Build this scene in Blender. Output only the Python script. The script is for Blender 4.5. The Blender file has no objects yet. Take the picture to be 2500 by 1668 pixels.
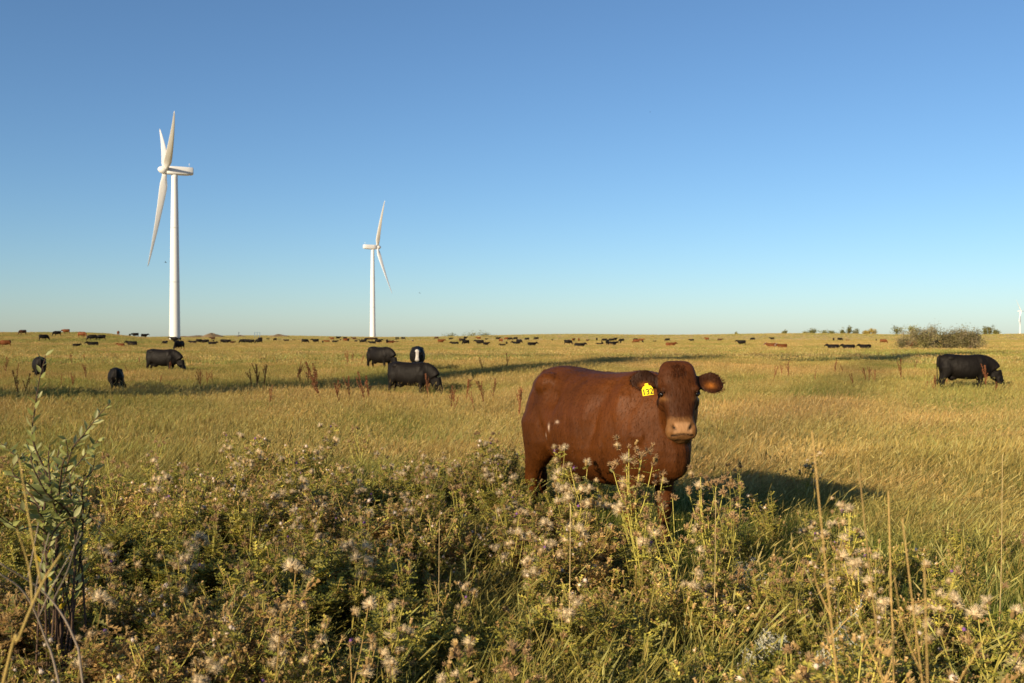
import bpy, math, random
import numpy as np
from mathutils import Vector, Matrix, Euler
R = math.radians
sc = bpy.context.scene
col = sc.collection

# ------------------------------------------------------------------ camera
EYE = 1.65; FPX = 2430.0; VEYE = 824.0
cam_d = bpy.data.cameras.new('camera'); cam = bpy.data.objects.new('camera', cam_d); col.objects.link(cam)
cam_d.lens = 35.0; cam_d.sensor_width = 36.0; cam_d.clip_start = 0.05; cam_d.clip_end = 20000
cam.location = (0, 0, EYE); cam.rotation_euler = (R(90) - math.atan((834 - VEYE) / FPX), 0, 0)
cam_d.dof.use_dof = True; cam_d.dof.focus_distance = 6.7; cam_d.dof.aperture_fstop = 5.6
sc.camera = cam
# ------------------------------------------------------------------ light
SUN_EL = R(18.5); SUN_AZ = R(38.0)            # light travels forward and 38 deg to the right
Ldir = Vector((math.sin(SUN_AZ) * math.cos(SUN_EL), math.cos(SUN_AZ) * math.cos(SUN_EL), -math.sin(SUN_EL)))
world = bpy.data.worlds.new('World'); sc.world = world; world.use_nodes = True
wn = world.node_tree
sky = wn.nodes.new('ShaderNodeTexSky'); sky.sky_type = 'NISHITA'; sky.sun_disc = False
sky.sun_elevation = SUN_EL; sky.sun_rotation = math.pi + SUN_AZ
sky.altitude = 700; sky.air_density = 1.0; sky.dust_density = 0.6; sky.ozone_density = 6.0
bg = wn.nodes['Background']; bg.inputs[1].default_value = 0.075
grade = wn.nodes.new('ShaderNodeMix'); grade.data_type = 'RGBA'; grade.blend_type = 'MULTIPLY'; grade.inputs[0].default_value = 1.0   # white balance of the whole sky
grade.inputs[7].default_value = (1.16, 1.08, 0.98, 1)
wn.links.new(sky.outputs[0], grade.inputs[6]); wn.links.new(grade.outputs[2], bg.inputs[0])
sun_d = bpy.data.lights.new('sun', 'SUN'); sun = bpy.data.objects.new('sun', sun_d); col.objects.link(sun)
sun_d.energy = 5.0; sun_d.angle = R(0.53); sun_d.color = (1.0, 0.80, 0.53)
sun.rotation_euler = Ldir.to_track_quat('-Z', 'Y').to_euler(); sun.location = (-40, -70, 40)
sc.view_settings.view_transform = 'Standard'; sc.view_settings.look = 'None'
sc.view_settings.exposure = 0.80; sc.view_settings.gamma = 1.0
sc.cycles.max_bounces = 6; sc.cycles.transparent_max_bounces = 4

rng = np.random.default_rng(7); random.seed(7)

# ------------------------------------------------------------------ helpers
def tag(o, label=None, cat=None, group=None, kind=None):
    for k, v in (('label', label), ('category', cat), ('group', group), ('kind', kind)):
        if v: o[k] = v
    return o

def new_obj(name, data, parent=None):
    o = bpy.data.objects.new(name, data); col.objects.link(o)
    if parent is not None: o.parent = parent
    return o

def empty(name, loc=(0, 0, 0), rz=0.0, scale=1.0):
    o = new_obj(name, None); o.location = loc; o.rotation_euler = (0, 0, rz); o.scale = (scale,) * 3
    o.empty_display_size = 0.1
    return o

class MB:
    """collects vertices, faces, vertex colours"""
    def __init__(s): s.v = []; s.f = []; s.c = []; s.n = 0
    def add(s, verts, faces, colr=(1, 1, 1)):
        verts = np.asarray(verts, float)
        b = s.n; s.v.append(verts); s.n += len(verts)
        s.f.extend([tuple(b + i for i in f) for f in faces])
        c = np.asarray(colr, float)
        s.c.append(np.tile(c, (len(verts), 1)) if c.ndim == 1 else c)
    def mesh(s, name, mat, smooth=False):
        me = bpy.data.meshes.new(name)
        V = np.concatenate(s.v) if s.v else np.zeros((0, 3)); C = np.concatenate(s.c) if s.c else np.zeros((0, 3))
        me.from_pydata(V.tolist(), [], s.f)
        set_col(me, C)
        me.materials.append(mat)
        if smooth: me.polygons.foreach_set('use_smooth', [True] * len(me.polygons))
        me.update()
        return me
    def build(s, name, mat, parent=None, smooth=False):
        return new_obj(name, s.mesh(name, mat, smooth), parent)
    # -- shapes
    def ribbon(s, pts, widths, side, colr):
        pts = np.asarray(pts, float); side = np.asarray(side, float)
        V = []; 
        for p, w in zip(pts, widths): V += [p - side * w / 2, p + side * w / 2]
        F = [(2 * i, 2 * i + 1, 2 * i + 3, 2 * i + 2) for i in range(len(pts) - 1)]
        if isinstance(colr, list): colr = np.repeat(np.asarray(colr, float), 2, axis=0)
        s.add(V, F, colr)
    def tube(s, pts, rad, colr, n=5, cap=True):
        pts = [Vector(p) for p in pts]; V = []; m = len(pts)
        for i, p in enumerate(pts):
            t = (pts[min(i + 1, m - 1)] - pts[max(i - 1, 0)])
            t = t.normalized() if t.length > 1e-9 else Vector((0, 0, 1))
            a = t.orthogonal().normalized() if i == 0 else (a - t * a.dot(t)).normalized()
            b = t.cross(a)
            for k in range(n):
                an = 2 * math.pi * k / n
                V.append(p + (a * math.cos(an) + b * math.sin(an)) * rad[i])
        F = [(i * n + k, i * n + (k + 1) % n, (i + 1) * n + (k + 1) % n, (i + 1) * n + k) for i in range(m - 1) for k in range(n)]
        if cap: F += [tuple(range(n))[::-1], tuple((m - 1) * n + k for k in range(n))]
        if isinstance(colr, list): colr = np.repeat(np.asarray(colr, float), n, axis=0)
        s.add([tuple(v) for v in V], F, colr)
    def loft(s, rings, colr=(1, 1, 1)):
        n = len(rings[0]); V = np.concatenate(rings)
        F = [(i * n + k, i * n + (k + 1) % n, (i + 1) * n + (k + 1) % n, (i + 1) * n + k) for i in range(len(rings) - 1) for k in range(n)]
        F += [tuple(range(n))[::-1], tuple((len(rings) - 1) * n + k for k in range(n))]
        s.add(V, F, colr)
    def ellipsoid(s, c, r, colr=(1, 1, 1), nu=10, nv=7, rot=None):
        V = []
        for j in range(nv + 1):
            th = math.pi * j / nv
            for k in range(nu):
                ph = 2 * math.pi * k / nu
                q = Vector((r[0] * math.sin(th) * math.cos(ph), r[1] * math.sin(th) * math.sin(ph), r[2] * math.cos(th)))
                if rot is not None: q = rot @ q
                V.append(tuple(Vector(c) + q))
        F = [(j * nu + k, (j + 1) * nu + k, (j + 1) * nu + (k + 1) % nu, j * nu + (k + 1) % nu) for j in range(nv) for k in range(nu)]
        s.add(V, F, colr)
    def box(s, lo, hi, colr=(1, 1, 1)):
        x0, y0, z0 = lo; x1, y1, z1 = hi
        V = [(x0, y0, z0), (x1, y0, z0), (x1, y1, z0), (x0, y1, z0), (x0, y0, z1), (x1, y0, z1), (x1, y1, z1), (x0, y1, z1)]
        s.add(V, [(0, 3, 2, 1), (4, 5, 6, 7), (0, 1, 5, 4), (1, 2, 6, 5), (2, 3, 7, 6), (3, 0, 4, 7)], colr)

def set_col(me, C):
    a = me.attributes.new('col', 'FLOAT_COLOR', 'POINT')
    C4 = np.ones((len(C), 4), np.float32); C4[:, :3] = C
    a.data.foreach_set('color', C4.ravel())

def srgb(r, g, b):
    f = lambda c: ((c / 255 + 0.055) / 1.055) ** 2.4 if c > 10 else c / 255 / 12.92
    return (f(r), f(g), f(b))

# ------------------------------------------------------------------ materials
def nodes_of(name):
    m = bpy.data.materials.new(name); m.use_nodes = True
    nt = m.node_tree; nt.nodes.clear()
    out = nt.nodes.new('ShaderNodeOutputMaterial')
    return m, nt, out
def N(nt, typ, **kw):
    n = nt.nodes.new(typ)
    for k, v in kw.items(): setattr(n, k, v)
    return n
def noise(nt, vec, scale, detail=4, rough=0.55, w=None):
    n = N(nt, 'ShaderNodeTexNoise'); n.inputs['Scale'].default_value = scale
    n.inputs['Detail'].default_value = detail; n.inputs['Roughness'].default_value = rough
    if vec is not None: nt.links.new(vec, n.inputs['Vector'])
    return n.outputs['Fac']
def ramp(nt, fac, stops):
    n = N(nt, 'ShaderNodeValToRGB'); e = n.color_ramp.elements
    while len(e) > len(stops): e.remove(e[-1])
    while len(e) < len(stops): e.new(0.5)
    for el, (p, c) in zip(e, stops): el.position = p; el.color = (*c, 1) if len(c) == 3 else c
    nt.links.new(fac, n.inputs[0]); return n.outputs[0]
def mix(nt, fac, a, b, mode='MIX'):
    n = N(nt, 'ShaderNodeMix', data_type='RGBA', blend_type=mode)
    for sock, val in ((0, fac), (6, a), (7, b)):
        if isinstance(val, (int, float)): n.inputs[sock].default_value = val
        elif isinstance(val, tuple): n.inputs[sock].default_value = (*val, 1)
        else: nt.links.new(val, n.inputs[sock])
    return n.outputs[2]
def mapping(nt, vec, scale):
    n = N(nt, 'ShaderNodeMapping'); n.inputs['Scale'].default_value = scale
    nt.links.new(vec, n.inputs[0]); return n.outputs[0]
def mrange(nt, fac, a, b, c, d):
    n = N(nt, 'ShaderNodeMapRange'); nt.links.new(fac, n.inputs[0])
    for i, v in enumerate((a, b, c, d)): n.inputs[i + 1].default_value = v
    return n.outputs[0]

def veg_mat(name, trans=0.35, patch=None, rough=0.6, spec=0.15, lo=0.72, hi=1.25):
    """plant tissue: vertex colour, random per plant, thin and slightly translucent; patch = large scale hue change over the field"""
    m, nt, out = nodes_of(name)
    at = N(nt, 'ShaderNodeAttribute', attribute_name='col')
    oi = N(nt, 'ShaderNodeObjectInfo')
    v = mrange(nt, oi.outputs['Random'], 0, 1, lo, hi)
    vv = N(nt, 'ShaderNodeCombineXYZ')
    for i in range(3): nt.links.new(v, vv.inputs[i])
    c = mix(nt, 1.0, at.outputs['Color'], vv.outputs[0], 'MULTIPLY')
    if patch:
        g = N(nt, 'ShaderNodeNewGeometry')
        mp = mapping(nt, g.outputs['Position'], (0.5, 1.0, 0.0))
        f1 = noise(nt, mp, 0.06, 5, 0.6); f2 = noise(nt, mp, 0.55, 3, 0.6)
        f = mix(nt, 0.35, f1, f2)
        fac = ramp(nt, f, [(0.42, (0, 0, 0)), (0.57, (1, 1, 1))])
        c2 = mix(nt, 1.0, c, patch[0], 'MULTIPLY'); c3 = mix(nt, 1.0, c, patch[1], 'MULTIPLY')
        c = mix(nt, fac, c2, c3)
    d = N(nt, 'ShaderNodeBsdfPrincipled'); nt.links.new(c, d.inputs['Base Color'])
    d.inputs['Roughness'].default_value = rough; d.inputs['Specular IOR Level'].default_value = spec
    t = N(nt, 'ShaderNodeBsdfTranslucent'); nt.links.new(c, t.inputs['Color'])
    mx = N(nt, 'ShaderNodeMixShader'); mx.inputs[0].default_value = trans
    nt.links.new(d.outputs[0], mx.inputs[1]); nt.links.new(t.outputs[0], mx.inputs[2]); nt.links.new(mx.outputs[0], out.inputs[0])
    return m

def simple_mat(name, rough=0.6, spec=0.3, bump=0.0, bscale=20, var=0.0, vscale=3.0, metallic=0.0, sheen=0.0):
    m, nt, out = nodes_of(name)
    at = N(nt, 'ShaderNodeAttribute', attribute_name='col'); tc = N(nt, 'ShaderNodeTexCoord')
    c = at.outputs['Color']
    if var:
        f = noise(nt, tc.outputs['Object'], vscale, 6, 0.65)
        k = mrange(nt, f, 0.25, 0.75, 1 - var, 1 + var)
        vv = N(nt, 'ShaderNodeCombineXYZ')
        for i in range(3): nt.links.new(k, vv.inputs[i])
        c = mix(nt, 1.0, c, vv.outputs[0], 'MULTIPLY')
    d = N(nt, 'ShaderNodeBsdfPrincipled'); nt.links.new(c, d.inputs['Base Color'])
    d.inputs['Roughness'].default_value = rough; d.inputs['Specular IOR Level'].default_value = spec; d.inputs['Metallic'].default_value = metallic
    if sheen: d.inputs['Sheen Weight'].default_value = sheen; d.inputs['Sheen Roughness'].default_value = 0.5
    if bump:
        f = noise(nt, tc.outputs['Object'], bscale, 5, 0.6)
        b = N(nt, 'ShaderNodeBump'); b.inputs['Strength'].default_value = bump; b.inputs['Distance'].default_value = 0.02
        nt.links.new(f, b.inputs['Height']); nt.links.new(b.outputs[0], d.inputs['Normal'])
    nt.links.new(d.outputs[0], out.inputs[0])
    return m

M_grass = veg_mat('grass_blades', 0.30, patch=((0.60, 0.80, 0.50), (1.04, 0.99, 0.92)))
M_weed = veg_mat('weed_leaves', 0.28, lo=0.78, hi=1.42)
M_fluff = veg_mat('seed_fluff', 0.35, lo=0.75, hi=1.1, spec=0.0)
M_dock = veg_mat('dock_seed', 0.1)
M_leaf = veg_mat('willow_leaf', 0.30, rough=0.45, spec=0.35)
M_bush = veg_mat('bush_leaf', 0.25)
M_bark = simple_mat('bark', 0.85, 0.1, 0.5, 40, 0.25, 8)
M_paint = simple_mat('turbine_paint', 0.42, 0.4, 0, 1, 0.03, 0.15)
M_soilpile = simple_mat('bare_earth', 0.95, 0.05, 0.8, 2, 0.3, 0.6)
M_steel = simple_mat('weathered_steel', 0.6, 0.4, 0.2, 20, 0.2, 2)

def hide_mat(name, rough=0.5, sheen=0.25, hero=False):
    m, nt, out = nodes_of(name)
    at = N(nt, 'ShaderNodeAttribute', attribute_name='col'); tc = N(nt, 'ShaderNodeTexCoord')
    o = tc.outputs['Object']
    f1 = noise(nt, o, 2.0, 4, 0.55); f2 = noise(nt, mapping(nt, o, (1, 1, 0.28)), 55, 3, 0.7)
    k1 = mrange(nt, f1, 0.3, 0.72, 0.60, 1.38); k2 = mrange(nt, f2, 0.3, 0.7, 0.86, 1.15)
    mu = N(nt, 'ShaderNodeMath', operation='MULTIPLY'); nt.links.new(k1, mu.inputs[0]); nt.links.new(k2, mu.inputs[1])
    vv = N(nt, 'ShaderNodeCombineXYZ')
    for i in range(3): nt.links.new(mu.outputs[0], vv.inputs[i])
    c = mix(nt, 1.0, at.outputs['Color'], vv.outputs[0], 'MULTIPLY')
    d = N(nt, 'ShaderNodeBsdfPrincipled'); nt.links.new(c, d.inputs['Base Color'])
    d.inputs['Specular IOR Level'].default_value = 0.13
    rr = mrange(nt, f1, 0.3, 0.7, rough + 0.12, rough - 0.08); nt.links.new(rr, d.inputs['Roughness'])
    d.inputs['Sheen Weight'].default_value = sheen; d.inputs['Sheen Roughness'].default_value = 0.45
    b = N(nt, 'ShaderNodeBump'); b.inputs['Strength'].default_value = 0.6; b.inputs['Distance'].default_value = 0.009
    nt.links.new(f2, b.inputs['Height']); 
    b2 = N(nt, 'ShaderNodeBump'); b2.inputs['Strength'].default_value = 0.6; b2.inputs['Distance'].default_value = 0.045
    nt.links.new(noise(nt, mapping(nt, o, (1.6, 1, 0.8)), 5, 3, 0.5), b2.inputs['Height']); nt.links.new(b.outputs[0], b2.inputs['Normal'])
    nt.links.new(b2.outputs[0], d.inputs['Normal']); nt.links.new(d.outputs[0], out.inputs[0])
    return m
M_hide = hide_mat('cow_hide', 0.55, 0.0); M_hide_far = hide_mat('cow_hide_dark', 0.60, 0.0)
M_wet = simple_mat('wet_eye', 0.08, 0.6); M_plastic = simple_mat('tag_plastic', 0.35, 0.4)

# ------------------------------------------------------------------ terrain
def sm(a, b, t): 
    t = np.clip((t - a) / (b - a), 0, 1); return t * t * (3 - 2 * t)
def gs(x, y, cx, cy, sx, sy): return np.exp(-((x - cx) / sx) ** 2 - ((y - cy) / sy) ** 2)
def terrain(x, y):
    x = np.asarray(x, float); y = np.asarray(y, float)
    z = -0.36 * sm(8, 20, y) + 0.10 * sm(60, 120, y)
    z = z - 0.27 * gs(x, y, -4, 35.5, 5, 4) + 0.5 * gs(x, y, 7, 56, 12, 14)
    ang = x / np.maximum(y, 1.0)
    left = sm(-0.30, -0.44, ang)
    z = z + 3.1 * sm(150, 290, y) * left
    right = sm(-0.06, 0.10, ang)
    z = z + (1 - left) * (2.45 + 1.5 * right + 0.5 * np.sin(ang * 23 + 1.2)) * sm(330, 680, y)
    z = z - 0.0035 * np.maximum(y - 700, 0) - left * 0.004 * np.maximum(y - 330, 0)
    z = z + 0.035 * np.sin(x * 0.9 + 1.3 * np.sin(y * 0.37)) * np.sin(y * 0.8) + 0.06 * np.sin(x * 0.11 + y * 0.05) * np.sin(y * 0.13 + 2) * sm(8, 40, y)
    return z
def tz(x, y): return float(terrain(x, y))
def from_px(u, v, lift=0.3, dmax=900):
    """ground place whose grass top (lift) shows at photo pixel u, v"""
    t = (u - 1250) / FPX; s = (v - VEYE) / FPX
    d = np.geomspace(3, dmax, 6000)
    hit = np.nonzero(EYE - s * d < terrain(t * d, d) + lift)[0]
    dd = d[hit[0]] if len(hit) else dmax * 0.6
    return t * dd, dd
def at_d(u, v, d): return ((u - 1250) / FPX * d, d, EYE - (v - VEYE) / FPX * d)

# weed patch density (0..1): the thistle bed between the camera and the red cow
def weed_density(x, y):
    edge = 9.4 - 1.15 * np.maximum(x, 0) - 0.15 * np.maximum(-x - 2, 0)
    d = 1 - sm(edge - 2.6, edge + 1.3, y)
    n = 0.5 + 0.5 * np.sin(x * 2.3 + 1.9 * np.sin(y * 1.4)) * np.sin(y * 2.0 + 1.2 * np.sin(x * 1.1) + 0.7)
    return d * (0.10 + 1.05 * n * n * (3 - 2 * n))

nr, na = 230, 260
rad = np.concatenate([[0.0], np.geomspace(0.6, 7000, nr)])
av = np.linspace(-math.pi, math.pi, na + 1)[:-1]
av = av - 0.55 * np.sin(av)                                  # more rays ahead
rr_, aa = np.meshgrid(rad[1:], av, indexing='ij')
gx = (rr_ * np.sin(aa)).ravel(); gy = (rr_ * np.cos(aa)).ravel()
gz = terrain(gx, gy)
V = np.column_stack([gx, gy, gz]); V = np.vstack([V, [[0, 0, tz(0, 0)]]])
F = []
for i in range(nr - 1):
    b = i * na
    F += [(b + k, b + (k + 1) % na, b + na + (k + 1) % na, b + na + k) for k in range(na)]
F += [(len(V) - 1, (k + 1) % na, k) for k in range(na)]
me = bpy.data.meshes.new('ground'); me.from_pydata(V.tolist(), [], [f[::-1] for f in F])
me.polygons.foreach_set('use_smooth', [True] * len(me.polygons))
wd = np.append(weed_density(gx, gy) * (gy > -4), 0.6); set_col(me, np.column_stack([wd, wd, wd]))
m, nt, out = nodes_of('pasture_ground')
g = N(nt, 'ShaderNodeNewGeometry'); P = g.outputs['Position']
mp = mapping(nt, P, (0.5, 1.0, 0.0))
f = mix(nt, 0.35, noise(nt, mp, 0.06, 5, 0.6), noise(nt, mp, 0.55, 3, 0.6))
gc = ramp(nt, f, [(0.36, (0.17, 0.16, 0.04)), (0.5, (0.30, 0.22, 0.065)), (0.64, (0.40, 0.28, 0.09))])
fine = noise(nt, mapping(nt, P, (1, 1, 0)), 9, 6, 0.7)
gc = mix(nt, 1.0, gc, ramp(nt, fine, [(0.3, (0.55, 0.55, 0.5)), (0.7, (1.2, 1.2, 1.2))]), 'MULTIPLY')
# far stubble: pale bands running across the field
sp = N(nt, 'ShaderNodeSeparateXYZ'); nt.links.new(P, sp.inputs[0])
bands = noise(nt, mapping(nt, P, (0.0012, 0.016, 0)), 1.0, 4, 0.6)
farm = mrange(nt, sp.outputs['Y'], 330, 420, 0, 1)
pale = ramp(nt, bands, [(0.40, (0.40, 0.29, 0.09)), (0.50, (0.58, 0.42, 0.20)), (0.58, (0.38, 0.29, 0.09)), (0.66, (0.60, 0.43, 0.2))])
gc = mix(nt, farm, gc, pale)
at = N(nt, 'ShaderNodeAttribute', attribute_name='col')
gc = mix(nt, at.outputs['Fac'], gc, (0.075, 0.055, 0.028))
d = N(nt, 'ShaderNodeBsdfPrincipled'); nt.links.new(gc, d.inputs['Base Color']); d.inputs['Roughness'].default_value = 0.95
d.inputs['Specular IOR Level'].default_value = 0.05
bp = N(nt, 'ShaderNodeBump'); bp.inputs['Strength'].default_value = 0.8; bp.inputs['Distance'].default_value = 0.1
nt.links.new(fine, bp.inputs['Height']); nt.links.new(bp.outputs[0], d.inputs['Normal'])
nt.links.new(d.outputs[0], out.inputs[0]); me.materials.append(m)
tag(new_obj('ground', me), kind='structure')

# ------------------------------------------------------------------ wind turbines
def airfoil(chord, thick, n=14):
    P = []
    for k in range(n):
        a = 2 * math.pi * k / n
        x = math.cos(a); y = math.sin(a)
        P.append((chord * (0.5 * x + 0.18), thick * y * (0.62 + 0.38 * x) * 0.5 + 0.0))
    return P
def blade_mesh():
    b = MB(); rings = []
    L = 38.5
    for i in range(26):
        t = i / 25; r = 1.0 + t * L
        root = 1 - sm(0.02, 0.16, np.array(t))
        chord = float((0.35 + 3.2 * (1 - t) ** 0.95) * (1 - root) + 1.9 * root) * (1 if t < .97 else .55)
        thick = float(chord * (0.16 + 0.14 * (1 - t)) * (1 - root) + 1.9 * root)
        tw = R(70) + R(16) * (1 - t) ** 2 * (1 - float(root)) 
        pre = -1.6 * t * t                                         # bent a little upwind
        ring = []
        for (cx, cy) in airfoil(chord, thick):
            X = cx * math.cos(tw) - cy * math.sin(tw); Y = cx * math.sin(tw) + cy * math.cos(tw)
            ring.append((X, Y + pre, r))
        rings.append(np.array(ring))
    b.loft(rings, (0.60, 0.61, 0.62)); return b
WHITE = (0.60, 0.61, 0.62)
BLADE = None
def turbine(loc, yaw, phi0, label, parts=True):
    """nacelle points along local -y (hub side); yaw turns that; phi0 = clock angle of the first blade"""
    global BLADE
    H = 67.0
    t = empty('wind_turbine', loc, yaw); tag(t, label, 'wind turbine', 'wind turbines on the plain')
    b = MB(); n = 40; rings = []
    for z, r in ((-4, 2.15), (0, 2.15), (12, 2.0), (26, 1.83), (40, 1.65), (54, 1.42), (64.6, 1.22), (65.1, 1.25), (65.1, 1.12), (65.6, 1.12)):
        rings.append(np.array([(r * math.cos(2 * math.pi * k / n), r * math.sin(2 * math.pi * k / n), z) for k in range(n)]))
    b.loft(rings, WHITE); tw = b.build('tower', M_paint, t, True)
    for zf, rf in ((22.0, 1.90), (44.0, 1.60)):
        fl = MB(); fl.loft([np.array([((rf + .03) * math.cos(2 * math.pi * k / n), (rf + .03) * math.sin(2 * math.pi * k / n), zf + q) for k in range(n)]) for q in (-.12, .12)], (.46, .47, .48)); fl.build('flange', M_paint, tw, True)
    dr = MB(); dr.box((-0.5, -2.25, 0.3), (0.5, -2.05, 2.6), (0.45, 0.46, 0.47)); dr.build('door', M_paint, tw)
    # nacelle: rounded box, from y=-3 (hub end) to y=7
    b = MB(); rings = []
    for y, w, h0, h1 in ((-3.1, 1.25, -1.35, 1.35), (-2.8, 1.55, -1.6, 1.6), (0, 1.7, -1.7, 1.75), (4.5, 1.7, -1.65, 1.75), (6.9, 1.6, -1.35, 1.7), (7.2, 1.45, -1.2, 1.55)):
        ring = []
        for k in range(28):
            a = 2 * math.pi * k / 28; ca, sa = math.cos(a), math.sin(a)
            px = math.copysign(abs(ca) ** 0.45, ca) * w; pz = math.copysign(abs(sa) ** 0.45, sa)
            pz = pz * h1 if pz > 0 else -pz * h0
            ring.append((px, y, H + 0.2 + pz))
        rings.append(np.array(ring))
    b.loft(rings, WHITE); na_ = b.build('nacelle', M_paint, t, True)
    b = MB(); b.tube([(0.5, 5.6, H + 1.8), (0.5, 5.6, H + 3.1)], [0.05, 0.04], (0.5, 0.5, 0.5)); b.box((0.2, 5.5, H + 3.0), (0.8, 5.75, H + 3.3), (0.75, 0.75, 0.75)); b.build('wind_sensor', M_paint, na_)
    # hub with its spinner, tilted rotor plane
    rot = new_obj('rotor_hub', None, t)
    b = MB(); rings = []
    for y, r in ((0.9, 1.15), (0.4, 1.55), (-0.6, 1.6), (-1.4, 1.35), (-2.0, 0.95), (-2.4, 0.5), (-2.55, 0.12)):
        rings.append(np.array([(r * math.cos(2 * math.pi * k / 28), y, r * math.sin(2 * math.pi * k / 28)) for k in range(28)]))
    b.loft(rings, WHITE)
    bpy.data.objects.remove(rot); rot = b.build('rotor_hub', M_paint, t, True)
    rot.location = (0, -4.0, H + 0.2); rot.rotation_euler = (R(-6.5), 0, 0)
    if BLADE is None: BLADE = blade_mesh().mesh('blade', M_paint, True)
    for k in range(3):
        bl = new_obj('blade', BLADE, rot); bl.rotation_euler = (0, phi0 + k * 2 * math.pi / 3, 0)
    return t
def ray_xy(u, d): return ((u - 1250) / FPX * d, d)
def yaw_for(vx, vy, x=0.0, y=1.0):                       # so that local -y points along (vx right, vy away) as seen along the line of sight to (x, y)
    b_ = math.atan2(x, y); wx = vx * math.cos(b_) + vy * math.sin(b_); wy = -vx * math.sin(b_) + vy * math.cos(b_)
    return math.atan2(wx, -wy)
x, y = ray_xy(427, 405)
turbine((x, y, 2.2), yaw_for(-0.99, -0.10, x, y), R(65.5), 'tall white wind turbine with its rotor turned away to the left, largest on the plain')
x, y = ray_xy(910, 747)
turbine((x, y, 2.2), yaw_for(0.95, 0.31, x, y), R(85), 'white wind turbine with one blade up and one down beyond the grazing herd')
x, y = ray_xy(2490, 2860)
turbine((x, y, 9.8), yaw_for(0.81, -0.58, x, y), R(90), 'tiny distant white wind turbine past the leafy bushes')
# one more stands behind the camera: its tower throws the long shadow across the pasture
SH = Vector((-7.35, 36.9)); back = 205.0
bx_, by_ = SH.x - math.sin(SUN_AZ) * back, SH.y - math.cos(SUN_AZ) * back
turbine((bx_, by_, 0.0), yaw_for(-math.sin(SUN_AZ), -math.cos(SUN_AZ)), R(20), 'wind turbine whose tower shadow crosses the pasture').scale = (1.4,) * 3
# ------------------------------------------------------------------ cattle
def ring_ell(c, ax, bx, ra, rb, n=20, p=2.2, rb2=None):
    """closed ring about c: half axes ra along ax, rb along +bx, rb2 along -bx (superellipse)"""
    c = np.asarray(c, float); ax = np.asarray(ax, float); bx = np.asarray(bx, float); out = []
    for k in range(n):
        a = 2 * math.pi * k / n; ca, sa = math.cos(a), math.sin(a)
        u = math.copysign(abs(ca) ** (2 / p), ca); v = math.copysign(abs(sa) ** (2 / p), sa)
        out.append(c + ax * u * ra + bx * v * (rb if v > 0 or rb2 is None else rb2))
    return np.array(out)
def unit(v): v = np.asarray(v, float); return v / np.linalg.norm(v)
def catmull(pts, n):
    pts = [np.asarray(p, float) for p in pts]; P = [2 * pts[0] - pts[1]] + pts + [2 * pts[-1] - pts[-2]]; out = []
    for i in range(1, len(P) - 2):
        for k in range(n):
            t = k / n
            out.append(0.5 * ((2 * P[i]) + (-P[i - 1] + P[i + 1]) * t + (2 * P[i - 1] - 5 * P[i] + 4 * P[i + 1] - P[i + 2]) * t * t + (-P[i - 1] + 3 * P[i] - 3 * P[i + 1] + P[i + 2]) * t ** 3))
    out.append(pts[-1]); return np.array(out)

TRUNK = [(-0.87, 1.20, 0.98, 0.08), (-0.83, 1.30, 0.84, 0.16), (-0.72, 1.37, 0.74, 0.235), (-0.58, 1.395, 0.68, 0.285), (-0.44, 1.39, 0.62, 0.315),
         (-0.25, 1.37, 0.555, 0.350), (0.0, 1.36, 0.52, 0.375), (0.22, 1.365, 0.525, 0.36), (0.42, 1.385, 0.55, 0.305), (0.56, 1.35, 0.57, 0.255),
         (0.68, 1.26, 0.60, 0.20), (0.76, 1.15, 0.67, 0.14), (0.81, 1.03, 0.76, 0.08)]
def ear_axes(fd, fn, fs, s, hero):
    ed = unit(fs * s * 0.95 + fn * (0.10 if s > 0 else -0.10) + fd * (-0.02 if s > 0 else 0.12)) if hero else unit(fs * s - fn * 0.25 + fd * 0.05)
    ev = unit(fd - ed * fd.dot(ed)); en = np.cross(ed, ev); en = en if en.dot(fn) > 0 else -en
    return ed, ev, en
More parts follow.
